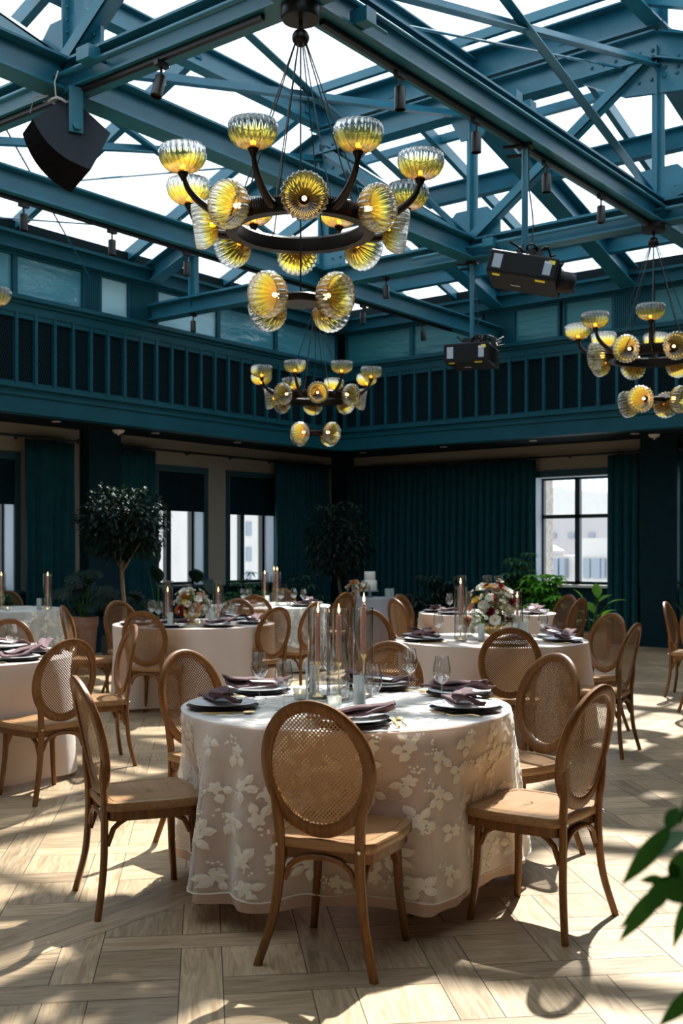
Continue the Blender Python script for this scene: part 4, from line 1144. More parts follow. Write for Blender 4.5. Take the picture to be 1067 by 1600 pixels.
ca0=make_candle(.165,.215); ca1=make_candle(.19,.235); ca2=make_candle(.10,.20)
for o in (pl0,nk0,fk0,sp0,kn0,gl0,vo0,te0,va0,va1,ca0,ca1,ca2): o['proto']=1
first={}
def put(proto,x,d,z,th,label,group):
    """x,d in metres from the camera axis"""
    p=W(x,d,z)
    if proto.name not in first:
        first[proto.name]=1; o=proto; del o['proto']; o.location=p; o.rotation_euler=(0,0,HD(th)); o['label']=label; o['group']=group; return o
    return dup(proto,p,HD(th),label,group)
def setting(tk,ang,z,who,r=.55,cut=True,glass=True,nrot=0,gside=1):
    """place setting at angle ang (clockwise from the camera's forward axis) seen from table centre"""
    c,Rr=T[tk]; tx=cc*c.x+cs*c.y; td=-cs*c.x+cc*c.y
    ux,ud=math.sin(R(ang)),math.cos(R(ang)); px_,pd_=ux*r+tx,ud*r+td
    put(pl0,px_,pd_,z,ang+180,'dark charger and white plate '+who,'place settings')
    put(nk0,px_,pd_,z,ang+180+nrot,'mauve folded napkin with card '+who,'napkins')
    rx,rd=ud,-ux      # clockwise tangent
    if cut:
        put(fk0,px_+rx*.175,pd_+rd*.175,z,ang+180+3,'gold fork '+who,'gold forks')
        put(kn0,px_-rx*.172,pd_-rd*.172,z,ang+180-2,'gold knife '+who,'gold knives')
        put(sp0,px_-rx*.20-ux*.02,pd_-rd*.20-ud*.02,z,ang+180-5,'gold spoon '+who,'gold spoons')
# front lace table
setting('t1',-103,ZT1,'at the left front of the lace table',r=.545)
setting('t1',-47,ZT1,'at the left back of the lace table',r=.57,nrot=20)
setting('t1',17,ZT1,'at the back of the front lace table',r=.56)
setting('t1',62,ZT1,'at the right back of the lace table',r=.60,nrot=170)
setting('t1',110,ZT1,'at the right front of the lace table',r=.54,nrot=160)
setting('t1',178,ZT1,'behind the nearest chair on the lace table',r=.56)
GW='wine glasses'
for x,d,lab in ((-.374,4.95,'tallest-looking wine glass left of the candles, beside left back plate'),(-.243,4.58,'wine glass behind the top of the nearest chair, left side'),(.127,4.42,'wine glass right of the nearest chair top, in front of the votives'),(.322,5.16,'wine glass at the back right of the candles'),(.44,4.77,'wine glass beside the right front plate of lace table'),(-.055,5.25,'wine glass seen through the middle candle vase'),(-.125,5.30,'wine glass seen through the left candle vase')):
    put(gl0,x,d,ZT1,0,lab,GW)
VG='clear cylinder hurricane vases'
for x,d,vv,cnd,lab,cl in ((-.107,4.97,va0,ca0,'left tall clear vase on the front lace table','left twisted pink candle on the front lace table'),(-.012,4.93,va0,ca0,'middle tall clear vase on the front lace table','middle twisted pink candle on the front lace table'),(.100,5.05,va0,ca1,'right tall clear vase on the front lace table','right and tallest twisted pink candle on the front lace table')):
    put(vv,x,d,ZT1,0,lab,VG); put(cnd,x+(.0 if cnd is ca0 else .004),d,ZT1+.006,0,cl,'twisted pink taper candles')
put(vo0,-.142,5.10,ZT1,0,'frosted ribbed votive left of the front candles','ribbed votives')
put(vo0,.078,4.70,ZT1,0,'frosted ribbed votive right of the front candles, nearest us','ribbed votives')
put(te0,-.188,4.93,ZT1,0,'low ribbed tealight cup left of the front candles','tealight cups')
put(te0,-.030,4.66,ZT1,0,'low ribbed tealight cup right behind the nearest chair top','tealight cups')
# left table
setting('t2',72,ZT0,'at the back right of the left table',r=.55,nrot=10)
setting('t2',118,ZT0,'at the front right of the left table',r=.56)
setting('t2',20,ZT0,'at the back of the left table by the wine glass',r=.55,cut=False)
put(gl0,-2.12,7.0,ZT0,0,'wine glass on the left table at the photo edge',GW)
# low flower table
for a,wh in ((-112,'at the left of the low flower table'),(-165,'at the front left of the low flower table'),(150,'at the front right of the low flower table'),(95,'at the right of the low flower table'),(35,'at the back right of low flower table')): setting('t3',a,ZT0,wh,r=.56,cut=(a in(150,-165)))
for px,d,lab in ((237,10.55,'wine glass left of the low flowers, outer one'),(248,10.3,'wine glass left of the low flowers, inner one'),(300.5,9.95,'wine glass in front of the gold flower bowl'),(356,10.4,'wine glass right of the low flowers, behind its twin'),(363.5,10.15,'wine glass right of the low flowers, in front')):
    put(gl0,(px-533.5)/F*d,d,ZT0,0,lab,GW)
for px,d,vv,lab,cl in ((262,10.05,va0,'tall clear vase left of the low flowers','candle in the vase left of the low flowers'),(294,10.75,va1,'clear vase behind the low flowers',None),(341,10.05,va0,'tall clear vase right of the low flowers','candle in the vase right of low flowers')):
    x=(px-533.5)/F*d; put(vv,x,d,ZT0,0,lab,VG)
    if cl: put(ca2,x,d,ZT0+.006,0,cl,'twisted pink taper candles')
for px,d,p_,lab in ((330,9.95,vo0,'ribbed votive right of the gold flower bowl'),(266,9.75,vo0,'ribbed votive by the left vase of low flower table'),(275,9.9,te0,'tealight cup left of the gold flower bowl'),(312,10.0,te0,'tealight cup right beside the gold flower bowl')):
    put(p_,(px-533.5)/F*d,d,ZT0,0,lab,'ribbed votives')
# tall flower table
for a,wh in ((-70,'at the left back of tall flower table'),(-108,'at the left front of tall flower table'),(75,'at the right back of tall flower table'),(113,'at the right front of tall flower table'),(176,'behind the square-on chair at tall flower table')): setting('t4',a,ZT0,wh,r=.56)
for px,d,lab in ((684.5,8.42,'wine glass at left of the tall flower table'),(718,8.15,'wine glass before the left vases of the tall flower table'),(848.5,8.5,'wine glass at right of the tall flower table'),(743,8.8,'wine glass half hidden behind the tall flowers'),(820,9.0,'wine glass behind the right vase of the tall flower table')):
    put(gl0,(px-533.5)/F*d,d,ZT0,0,lab,GW)
for px,d,vv,lab,cl in ((719.5,8.3,va0,'tall clear vase left of the tall flowers','pink candle in the left vase beside tall flowers'),(733,8.75,va1,'clear vase tucked between left vase and tall flowers',None),(808,8.75,va1,'clear vase right of the tall flowers','candle in the vase right of the tall flowers')):
    x=(px-533.5)/F*d; put(vv,x,d,ZT0,0,lab,VG)
    if cl: put(ca1 if px<720 else ca2,x,d,ZT0+.006,0,cl,'twisted pink taper candles')
for px,d,lab in ((752,8.25,'ribbed votive left of the gold bowl of tall flowers'),(819,8.45,'ribbed votive right of the gold bowl of tall flowers'),(806,8.25,'ribbed votive behind the square-on chair, right side')):
    put(vo0,(px-533.5)/F*d,d,ZT0,0,lab,'ribbed votives')
# far right table
for a,wh in ((-85,'at the left of the far right table'),(-130,'at the front left of the far right table'),(85,'at the right of the far right table'),(125,'at the front right of the far right table')): setting('t8',a,ZT0,wh,r=.56,cut=False)
for px,d,lab in ((702,12.1,'wine glass at left of the far right table'),(789,12.5,'wine glass behind the tall flowers on far right table'),(766,12.0,'wine glass between the vases of the far right table')): put(gl0,(px-533.5)/F*d,d,ZT0,0,lab,GW)
for px,d,lab in ((721.5,12.2,'leftmost of three vase tops above the tall flowers'),(761,12.3,'middle of three vase tops above the tall flowers'),(778.5,12.15,'rightmost of three vase tops above the tall flowers')): put(va0,(px-533.5)/F*d,d,ZT0,0,lab,VG)
# far middle lace table
for a,wh in ((130,'at the front right of the far lace table'),(70,'at the right of the far lace table'),(-150,'at the front left of the far lace table')): setting('t6',a,ZT1,wh,r=.56,cut=False)
for px,d,lab in ((379.5,13.5,'leftmost glass on the far middle lace table'),(388.5,13.4,'second glass from left on the far middle lace table'),(439,13.3,'glass right of the candle vases on far middle lace table'),(459,13.6,'inner glass at right of far middle lace table'),(474,13.4,'rightmost glass on the far middle lace table')): put(gl0,(px-533.5)/F*d,d,ZT1,0,lab,GW)
for px,d,vv,cn,lab,cl in ((413.5,13.7,va0,ca0,'left vase on far middle lace table','lit candle in the left vase of far middle lace table'),(433,13.8,va0,ca1,'right vase on far middle lace table','lit candle in the right vase of far middle lace table'),(428,14.0,va1,ca1,'rear vase on far middle lace table','lit candle in the rear vase of far middle lace table')):
    x=(px-533.5)/F*d; put(vv,x,d,ZT1,0,lab,VG); put(cn,x,d,ZT1+.006,0,cl,'twisted pink taper candles')
for px,d,p_,lab in ((417.5,13.3,vo0,'ribbed votive before the vases of the far middle lace table'),(427,13.2,te0,'tealight cup on the far middle lace table'),(451,13.5,te0,'tealight cup at right of the far middle lace table')): put(p_,(px-533.5)/F*d,d,ZT1,0,lab,'ribbed votives')
# far left lace table
for px,d,cn,lab,cl in ((74.5,12.6,ca0,'vase on the far left lace table beside the teal curtain','lit candle before the teal curtain on far left lace table'),(2,12.7,ca0,'vase on far left lace table at the photo edge','lit candle on far left lace table at the photo edge')):
    x=(px-533.5)/F*d; put(va0,x,d,ZT1,0,lab,VG); put(cn,x,d,ZT1+.006,0,cl,'twisted pink taper candles')
for px,d,p_,lab in ((61,12.5,vo0,'pinkish votive left of the vase on far left lace table'),(74,12.15,te0,'tealight cup before the vase on the far left lace table'),(12,12.3,te0,'tealight cup at the photo edge on far left lace table')): put(p_,(px-533.5)/F*d,d,ZT1,0,lab,'ribbed votives')

# ---- cake table
ck=thing('wedding_cake','two-tier white textured cake on the small grey table','cake',W(.42,16.15,ZT0+.105))
MB().lathe([(0,0),(.098,0),(.102,.004),(.102,.145),(.097,.15),(0,.15)],40).build('bottom_tier',M['cake'],ck,50)
MB().lathe([(0,.15),(.078,.15),(.081,.154),(.081,.275),(.076,.28),(0,.28)],40).build('top_tier',M['cake'],ck,50)
cs_=thing('cake_stand','blue-grey footed stand under the white cake','cake stand',W(.42,16.15,ZT0))
MB().lathe([(0,.090),(.13,.092),(.137,.098),(.137,.104),(0,.104)],40).build('plate',M['stand'],cs_,50)
MB().lathe([(.05,0),(.052,.006),(.03,.02),(.02,.05),(.028,.085),(.035,.092)],30).build('foot',M['stand'],cs_,50)
for px,d,lab in ((604,16.1,'left votive beside the cake stand'),(613,16.2,'right votive beside the cake stand'),(608,16.0,'front votive beside the cake stand')): put(vo0,(px-533.5)/F*d,d,ZT0,0,lab,'ribbed votives')

# ================================================================ FLOWERS
def petal_ring(mb,n,r,l,w_,tilt,z,ph,cup=.3):
    for k in range(n):
        a=2*PI*k/n+ph; ca_,sa_=math.cos(a),math.sin(a); vs=[];fs=[]
        for i in range(4):
            u=i/3; rr=r+l*u*math.cos(tilt); zz=z+l*u*math.sin(tilt)+cup*l*u*u*.6
            wd=w_*(.35+.65*math.sin(PI*min(.95,u*.75+.15)))
            for s in (-1,0,1):
                vs.append((rr*ca_-s*wd*sa_, rr*sa_+s*wd*ca_, zz+(abs(s))*cup*w_*.6))
        for i in range(3):
            for s in range(2): fs.append((i*3+s,i*3+s+1,(i+1)*3+s+1,(i+1)*3+s))
        mb.add(vs,fs)
FM={}
for n_,c_ in (('white',(.82,.80,.72)),('cream',(.80,.72,.50)),('burgundy',(.16,.008,.02)),('red',(.42,.03,.03)),('orange',(.62,.22,.05)),('peach',(.75,.42,.26)),('yellow',(.75,.52,.08)),('blush',(.75,.50,.42))):
    FM[n_]=translucent(n_+' petals',c_,.25,rough=.6,var=.1,vs=40)
M['pollen']=simple('pollen',(.75,.42,.03),.8); M['greenery']=leafmat('greenery',(.06,.15,.03),.35)
BM={}
def bloom_mesh(kind,colr):
    key=(kind,colr)
    if key in BM: return BM[key]
    b=MB()
    if kind=='rose':
        petal_ring(b,4,.001,.016,.010,1.25,.004,0); petal_ring(b,5,.006,.022,.014,1.0,.0,.4); petal_ring(b,6,.010,.026,.017,.65,-.004,.9); petal_ring(b,7,.012,.028,.019,.25,-.008,.2)
    elif kind=='open':
        petal_ring(b,6,.003,.034,.018,.35,0,0,.5); petal_ring(b,6,.003,.038,.019,.12,-.003,.5,.4)
    elif kind=='dahlia':
        for k,(tl,l) in enumerate(((1.2,.014),(.9,.02),(.6,.026),(.3,.031),(0,.034))): petal_ring(b,9,.004,l,.007,tl,.004-.003*k,k*.35,.3)
    else:
        petal_ring(b,5,.001,.013,.008,.4,0,0,.4)
    b.cur=1; 
    if kind=='open': b.ball((0,0,.004),.008,8,5,(1,1,.6))
    elif kind=='small': b.ball((0,0,.002),.003,6,4)
    b.cur=0
    o=b.build('bloom',[FM[colr],M['pollen']],None,70); me=o.data; bpy.data.objects.remove(o); BM[key]=me; return me
def arrangement(label,x,d,z,blooms,spread,hgt,bowl,seed,fol=60,rise=.10,tall=0.0):
    rnd=random.Random(seed); t=thing('flower_arrangement',label,'flowers',W(x,d,z),HD(0),'floral centrepieces')
    if bowl=='bowl':
        MB().lathe([(0,.0),(.052,.001),(.05,.006),(.018,.022),(.016,.035),(.045,.05),(.078,.085),(.084,.11),(.078,.135),(.074,.133),(.078,.11),(.07,.085),(0,.06)],32).build('footed_bowl',M['gold'],t,50)
    else:
        MB().lathe([(0,0),(.035,0),(.04,.03),(.03,.09),(.034,.12),(.030,.12),(.027,.09),(0,.08)],24).build('vase',M['white'],t,50)
    zb=rise
    f=MB()
    for i in range(fol):
        a=rnd.random()*2*PI; e=rnd.uniform(-.25,1.3); L_=rnd.uniform(.6,1.1)
        tip=Vector((math.cos(a)*math.cos(e)*spread*L_, math.sin(a)*math.cos(e)*spread*.8*L_, zb+math.sin(e)*hgt*L_+.02))
        base=Vector((0,0,zb-.02)); f.tube([base,(base+tip)/2+Vector((0,0,.015)),tip],.0014,4,caps=False)
        for k in range(5):
            p=base.lerp(tip,.5+.12*k); q=Vector((rnd.uniform(-1,1),rnd.uniform(-1,1),rnd.uniform(-.3,1))).normalized(); s_=q.cross(tip-base).normalized()*.007; ll=rnd.uniform(.02,.038)
            f.add([p,p+q*ll*.5+s_,p+q*ll,p+q*ll*.5-s_],[(0,1,2,3)])
    f.build('foliage',M['greenery'],t,60)
    for (kind,colr,n,sz,reach) in blooms:
        for i in range(n):
            a=rnd.random()*2*PI; e=math.asin(rnd.uniform(-.25,1.0))
            dr=Vector((math.cos(a)*math.cos(e),math.sin(a)*math.cos(e),math.sin(e)))
            rr=reach*rnd.uniform(.88,1.06)
            p=Vector((dr.x*spread*rr,dr.y*spread*.85*rr,zb+dr.z*hgt*rr+.02))
            o=bpy.data.objects.new('bloom',bloom_mesh(kind,colr)); col.objects.link(o); o.parent=t; o.location=p
            o.rotation_euler=(dr+Vector((rnd.uniform(-.2,.2),rnd.uniform(-.2,.2),.15))).to_track_quat('Z','Y').to_euler(); s_=sz*rnd.uniform(.85,1.15); o.scale=(s_,s_,s_)
    return t
arrangement('large white, cream and burgundy arrangement in a gold bowl on the right table',(768-533.5)/F*8.4,8.4,ZT0,
  [('open','white',14,1.05,.95),('rose','white',9,1.25,.9),('rose','cream',7,1.1,.85),('dahlia','burgundy',5,1.2,.95),('dahlia','red',3,1.45,.95),('rose','peach',4,1.2,.9),('open','yellow',3,1.0,.95),('small','white',34,1.2,1.12),('small','cream',14,1.0,1.1)],.185,.30,'bowl',5,fol=70,rise=.13)
arrangement('low white, orange and red arrangement in a gold bowl on the left back table',(300-533.5)/F*10.25,10.25,ZT0,
  [('open','white',10,1.0,.95),('rose','white',5,1.2,.9),('rose','orange',5,1.15,.9),('dahlia','red',3,1.1,1.0),('rose','peach',3,1.1,.9),('open','yellow',3,.9,.95),('small','white',26,1.2,1.12),('small','cream',10,1.1,1.1)],.165,.175,'bowl',6,fol=55,rise=.13)
arrangement('small white and peach arrangement left of the cake',.235,15.98,ZT0,
  [('open','white',10,.95,.95),('rose','peach',4,1.2,.9),('rose','orange',2,1.2,.9),('small','white',16,1.3,1.1),('rose','cream',3,1.0,.9)],.165,.10,'vase',8,fol=30,rise=.13)

# ================================================================ CHANDELIERS
def make_cup():
    """blown ribbed glass bowl, foot at the origin, opening towards +Z"""
    prof=[(.016,.0),(.050,.004),(.085,.018),(.110,.042),(.125,.072),(.130,.100),(.128,.125),(.121,.142)]
    b=MB(); seg=96
    b.lathe(prof,seg,rib=.05,nrib=24)
    b.tube([(.121*math.cos(2*PI*k/48),.121*math.sin(2*PI*k/48),.142) for k in range(48)],.0028,6,closed=True)
    o=b.build('glass_shade',M['amber'],None,80); me=o.data; bpy.data.objects.remove(o); return me
CUP=make_cup()
def simple_mesh(mb,name,m,sm=50):
    o=mb.build(name,m,None,sm); me=o.data; bpy.data.objects.remove(o); return me
BULB=simple_mesh(MB().ball((0,0,.038),.014,12,8,(1,1,1.3)),'bulb',M['bulb'],60)
SOCK=simple_mesh(MB().lathe([(0,-.045),(.014,-.045),(.018,-.03),(.028,-.012),(.030,.0),(.022,.004),(.012,.022),(0,.024)],20),'socket',M['bronze'])
def hang(me,name,parent,loc,q):
    o=bpy.data.objects.new(name,me); col.objects.link(o); o.parent=parent; o.location=loc; o.rotation_mode='QUATERNION'; o.rotation_quaternion=q; return o
def cup(t,loc,dr):
    q=Vector(dr).to_track_quat('Z','Y'); g=hang(CUP,'glass_shade',t,loc,q)
    s=bpy.data.objects.new('socket',SOCK); col.objects.link(s); s.parent=g
    s=bpy.data.objects.new('bulb',BULB); col.objects.link(s); s.parent=g
def chandelier(label,x,d):
    """origin at ring centre height; local +Y = camera forward axis, angles clockwise from 'towards -Y'"""
    z0=3.385; top=ZB-.125-z0
    t=thing('chandelier',label,'chandelier',W(x,d,z0),HD(0),'ring chandeliers of ribbed amber glass bowls')
    dirv=lambda a: Vector((math.sin(R(a)),-math.cos(R(a)),0))
    MB().lathe([(.375,-.045),(.44,-.045),(.445,-.03),(.445,.035),(.43,.05),(.385,.05),(.372,.035),(.372,-.03),(.375,-.045)],72).build('ring',M['bronze'],t,40)
    b=MB()
    for k in range(180):
        a=2*PI*k/180; b.bar((.446*math.cos(a),.446*math.sin(a),-.005),(.446*math.cos(a),.446*math.sin(a),.045),.006,.006,up=(math.cos(a),math.sin(a),0))
    b.build('ribbed_band',M['bronze'],t)
    for k in range(8):
        a=27+45*k; u=dirv(a)
        pts=cr([u*.40+Vector((0,0,.0)),u*.50+Vector((0,0,-.005)),u*.62+Vector((0,0,.045)),u*.695+Vector((0,0,.11)),u*.725+Vector((0,0,.175))],5)
        MB().tube(pts,[.030-.016*i/(len(pts)-1) for i in range(len(pts))],8).build('arm',M['bronze'],t,60)
        cup(t,u*.73+Vector((0,0,.205)),(u.x*.04,u.y*.04,1))
        a=4.3+45*k; u=dirv(a)
        MB().tube([u*.42,u*.475],.02,10).build('arm',M['bronze'],t,60)
        cup(t,u*.49+Vector((0,0,0)),(u.x,u.y,-.12))
        a=27+45*k; u=dirv(a)
        MB().tube([u*.405+Vector((0,0,.04)),u*.03+Vector((0,0,top-.20))],.0042,6).build('cable',M['black'],t)
    MB().ball((0,0,top-.18),.052,20,12).build('hub_ball',M['bronze'],t,60)
    MB().tube([(0,0,top-.02),(0,0,top-.18)],.013,10).build('stem',M['bronze'],t,50)
    MB().lathe([(0,-.075),(.11,-.075),(.118,-.06),(.118,0),(0,0)],36,(0,0,top)).build('canopy',M['black'],t,40)
    MB().tube([(0,0,top-.2),(0,0,-.43)],.0055,6).build('rod',M['black'],t)
    MB().lathe([(0,-.025),(.125,-.025),(.13,-.018),(.13,.015),(.12,.025),(0,.025)],40,(0,0,-.44)).build('lower_disc',M['bronze'],t,40)
    for a in (49,139,229,319):
        u=dirv(a); MB().tube([u*.10+Vector((0,0,-.44)),u*.165+Vector((0,0,-.44))],.018,10).build('arm',M['bronze'],t,60)
        cup(t,u*.18+Vector((0,0,-.44)),(u.x,u.y,-.15))
    return t
def top_of(x,d): return x,d
chandelier('largest ring chandelier at top centre over the front of the room',-.243,6.47)
chandelier('chandelier at the right edge under the beam crossing',(1021-533.5)/F*10.75,10.75)
chandelier('smallest-looking chandelier hanging in the middle, below the largest one',-.33,13.72)
chandelier('chandelier mostly outside the left edge, one glass bowl showing',-3.66,9.12)

# ================================================================ SPOTS, SPEAKER, PROJECTORS
def spot(label,p,tilt=0,h=.15,r=.038,dz=.10):
    t=thing('spotlight',label,'spotlight',p,0,'black cylinder track spotlights')
    MB().box(-.02,.02,-.05,.05,-.035,0).build('track_adapter',M['black'],t)
    MB().tube([(0,0,-.03),(0,0,-dz)],.009,8).build('stem',M['black'],t)
    Mx=Matrix.Rotation(R(tilt),3,'X'); 
    b=MB().lathe([(0,0),(r*.9,0),(r,-.006),(r,-h),(r*.85,-h),(r*.8,-h+.02),(0,-h+.02)],24,(0,0,-dz),M=Mx); b.build('lamp_housing',M['black'],t,40)
    return t
TR=ZB-.155
def on_y(px,X):      # point of a beam running along Y at X, seen in column px
    return yl(px,X)
for px,tl,lab in ((625,0,'spotlight just right of the top centre canopy under the right tie beam'),(744,0,'second spotlight under the right tie beam, above the cable box'),(854,0,'spotlight right of the projector pole'),(939,0,'spotlight nearest the right beam crossing')):
    spot(lab,(KR,on_y(px,KR),TR),tl)
for px,tl,lab in ((37,0,'leftmost spotlight under the left tie beam'),(175,0,'second spotlight from left under the left tie beam'),(292,0,'third spotlight under the left tie beam, by the short post'),(567,0,'small spotlight under left tie beam beyond the chandelier'),(660,12,'last small spotlight under left tie beam, tilted')):
    spot(lab,(KL,on_y(px,KL),TR),tl)
spot('tilted spotlight under the near truss, between speaker and chandelier',(xr(252,YA-.05),YA-.05,TR),-18)
for px,lab in ((302,'small spotlight under the far truss at left'),(603,'spotlight under the far truss below the chandelier'),(838,'spotlight under the far truss behind the upper projector')):
    spot(lab,(xr(px,YC),YC-.0,ZB-.11),0)
# speaker: wedge cabinet on a yoke under the near truss
def speaker():
    t=thing('loudspeaker','big black wedge loudspeaker hanging at upper left','speaker',W(-1.93,7.70,4.36),HD(0))
    def C3(r,u,c): return Vector((r,-c,u))
    yv=C3(.52,.75,-.41).normalized(); zv=C3(-.62,.72,.31); zv=(zv-yv*zv.dot(yv)).normalized(); xv=yv.cross(zv)
    rot=Matrix((xv,yv,zv)).transposed()
    hf,dp=.245,.36; hb=.185
    n=9; pts=[]
    us=[i/(n-1)*2-1 for i in range(n)]            # -1 bottom .. 1 top
    for s in (-1,1):
        for u in us: pts.append(Vector((s*(.165-.045*u),-.16-.07*(1-u*u),u*hf)))
        pts.append(Vector((s*.10,dp-.16,hb+.02))); pts.append(Vector((s*.15,dp-.16,-hb+.02)))
    m=n+2
    vs=[rot@p for p in pts]
    fs=[tuple(range(m))[::-1],tuple(range(m,2*m))]+[(i,i+1,m+i+1,m+i) for i in range(n-1,m-1)]+[(m-1,0,m,2*m-1)]
    MB().add(vs,fs).build('cabinet',M['speaker'],t)
    g=MB(); vs=[rot@(p+Vector((0,-.004,0))) for p in pts[:n]]+[rot@(p+Vector((0,-.004,0))) for p in pts[m:m+n]]
    g.add(vs,[(i,i+1,n+i+1,n+i) for i in range(n-1)]).build('grille',M['grille'],t)
    top=ZB-.12-4.36
    q0=rot@Vector((.165,.02,.02)); q1=rot@Vector((-.165,.02,.02))
    for q in (q0,q1):
        MB().bar((q.x,q.y,q.z-.04),(q.x*1.0,q.y,top-.03),.10,.014,up=(q0-q1)).build('bracket_arm',M['steel'],t)
        dq=(q-(q0+q1)/2).normalized(); MB().tube([q-dq*.01,q+dq*.03],.028,14).build('pivot_bolt',M['steel'],t,50)
    MB().bar((q0.x,q0.y,top-.02),(q1.x,q1.y,top-.02),.10,.03).build('bracket_top',M['steel'],t)
    lp=[Vector((-.05+.07*math.cos(a),-.10+.05*math.sin(a),top-.10+.012*math.sin(a*3))) for a in [k*PI/6 for k in range(12)]]
    MB().tube(lp,.005,6,closed=True).tube([(p.x,p.y+.006,p.z+.01) for p in lp],.005,6,closed=True).tube([(-.05,-.15,top-.10),(-.06,-.15,top+.02),(-.04,-.14,top+.1)],.005,6).tube([(-.06,-.06,top-.1),rot@Vector((-.05,.1,.30)),rot@Vector((.0,.15,.27))],.004,6).tube([rot@Vector((-.12,.0,.31)),rot@Vector((-.05,.07,.36)),rot@Vector((.02,.12,.30)),rot@Vector((-.08,.16,.29))],.004,6).build('cable_loop',M['cable'],t,60)
speaker()
def projector(label,p,top,rz,tilt,w_=.56,dp=.50,h=.20,lens=True,sc_=1.0,roll=0):
    t=thing('projector',label,'projector',p,rz,'ceiling projectors')
    rt=Matrix.Rotation(R(roll),3,'Y') @ Matrix.Rotation(R(tilt),3,'X')
    def rb(mb,x0,x1,y0,y1,z0,z1,ch=0):
        c=[(x0,y0,z0),(x1,y0,z0),(x1,y1,z0),(x0,y1,z0),(x0,y0,z1),(x1,y0,z1),(x1,y1,z1),(x0,y1,z1)]
        return mb.add([rt@Vector(q)*sc_ for q in c],[(0,3,2,1),(4,5,6,7),(0,1,5,4),(1,2,6,5),(2,3,7,6),(3,0,4,7)])
    b=MB(); rb(b,-w_/2,w_/2,-dp/2,dp/2,-h/2,h/2)
    o=b.build('housing',M['plastic'],t); bv=o.modifiers.new('b','BEVEL'); bv.width=.018; bv.segments=3
    for sd in (-1,1):
        v=MB()
        for k in range(14): rb(v,sd*w_/2-.003,sd*w_/2+.003,-dp/2+.06+k*.027,-dp/2+.075+k*.027,-h*.32,h*.32)
        rb(v,sd*w_/2-.002,sd*w_/2+.002,-dp/2+.05,-dp/2+.45,-h*.36,h*.36); v.build('vents',M['grille'],t)
    v=MB()
    for k in range(0): rb(v,-w_/2-.003,-w_/2+.002,-dp/2+.06+k*.027,-dp/2+.075+k*.027,-h*.32,h*.32); rb(v,w_/2-.002,w_/2+.003,-dp/2+.06+k*.027,-dp/2+.075+k*.027,-h*.32,h*.32)
    y=MB(); rb(y,-w_/2+.05,-w_/2+.11,-dp/2+.03,-dp/2+.07,-h/2-.003,-h/2+.001); rb(y,w_/2-.16,w_/2-.08,-dp/2+.03,-dp/2+.07,-h/2-.003,-h/2+.001); rb(y,w_/2-.08,w_/2-.03,-dp/2-.002,-dp/2+.002,h*.18,h*.34)
    y.build('warning_stickers',M['yellow'],t)
    y=MB(); rb(y,-w_/2+.04,-w_/2+.11,-dp/2-.0025,-dp/2+.002,-h*.3,h*.3); y.build('side_label',M['stand'],t)
    y=MB(); rb(y,w_/2-.11,w_/2-.05,-dp/2-.0025,-dp/2+.002,-h*.3,h*.3); y.build('side_label',M['stand'],t)
    y=MB(); rb(y,-.10,-.02,dp*.1,dp*.1+.012,-h/2-.002,-h/2+.001); rb(y,w_/2-.11,w_/2-.05,-dp/2-.003,-dp/2+.002,h*.20,h*.26); y.build('maker_plate',M['sticker'],t)
    if lens:
        lc=rt@Vector((w_/2-.01,.06,.0))*sc_; ax=rt@Vector((1,0,0))
        b=MB().tube([lc-ax*.02,lc+ax*.10],.085,28).tube([lc+ax*.10,lc+ax*.135],[.078,.07],28); o=b.build('lens_barrel',M['plastic'],t,40)
        MB().tube([lc+ax*.130,lc+ax*.137],[.056,.05],24).build('lens_glass',M['charger'],o,40)
    b=MB(); 
    rb(b,-.16,.16,-.12,.12,h/2,h/2+.03); rb(b,-.10,.10,-.03,.03,h/2+.03,h/2+.10)
    b.build('mount_plate',M['black'],t)
    rnd=random.Random(int(p[0]*100)); c=MB()
    for k in range(9):
        a0=rnd.uniform(-.2,.1); pts=[rt@Vector((a0+.05*j+rnd.uniform(-.02,.02),rnd.uniform(-.12,.12),h/2+.05+.07*math.sin(j*1.1+k))) for j in range(6)]
        c.tube(cr(pts,3),.009,6)
    c.tube(cr([(.03,.02,h/2+.02),(.06,.05,h/2+.3),(.03,.02,top-.3),(.03,0,top)],5),.006,5)
    c.build('cable_bundle',M['black'],t,60)
    MB().tube([(0,0,h/2+.05),(0,0,top)],.026,14).build('pole',M['steel'],t,50)
    MB().box(-.06,.06,-.05,.05,top-.01,top+.03).box(-.16,-.02,-.12,-.09,top-.04,top-.02).box(-.16,-.02,.09,.12,top-.04,top-.02).build('clamp',M['black'],t)
    return t
yp=on_y(820,KR); zp=3.66
projector('black projector with a big lens, hanging higher at right of centre',(KR,yp,zp),ZB-.12-zp-.02,HD(16),-6,w_=.55,dp=.42,h=.185,roll=13)
zp=3.63
projector('black projector without visible lens, hanging lower and farther away',(-6.3,YC-.0,zp),ZB-.12-zp-.02,HD(20),0,w_=.50,dp=.60,h=.21,lens=False)
def jbox(label,p,s=(.13,.10,.09)):
    o=MB().box(-s[0]/2,s[0]/2,-s[1]/2,s[1]/2,-s[2]/2,s[2]/2).tube([(0,s[1]/2,0),(0,s[1]/2+.2,0)],.011,8).build('junction_box',M['steel']); o.location=p
    tag(o,label,'junction box','junction boxes on the roof steel')
jbox('junction box on the near truss right of the gusset',(xr(145,YA-.12),YA-.16,ZB+.02)); jbox('junction box beside the top centre canopy',(KR+.13,YA+.45,ZB-.06))
jbox('first junction box on top of the right tie beam above the pole',(KR,on_y(800,KR),ZB+.17)); jbox('second junction box on top of the right tie beam above the pole',(KR,on_y(822,KR),ZB+.17))
jbox('junction box on the far truss near the projector node',(xr(768,YC-.12),YC-.16,ZB))
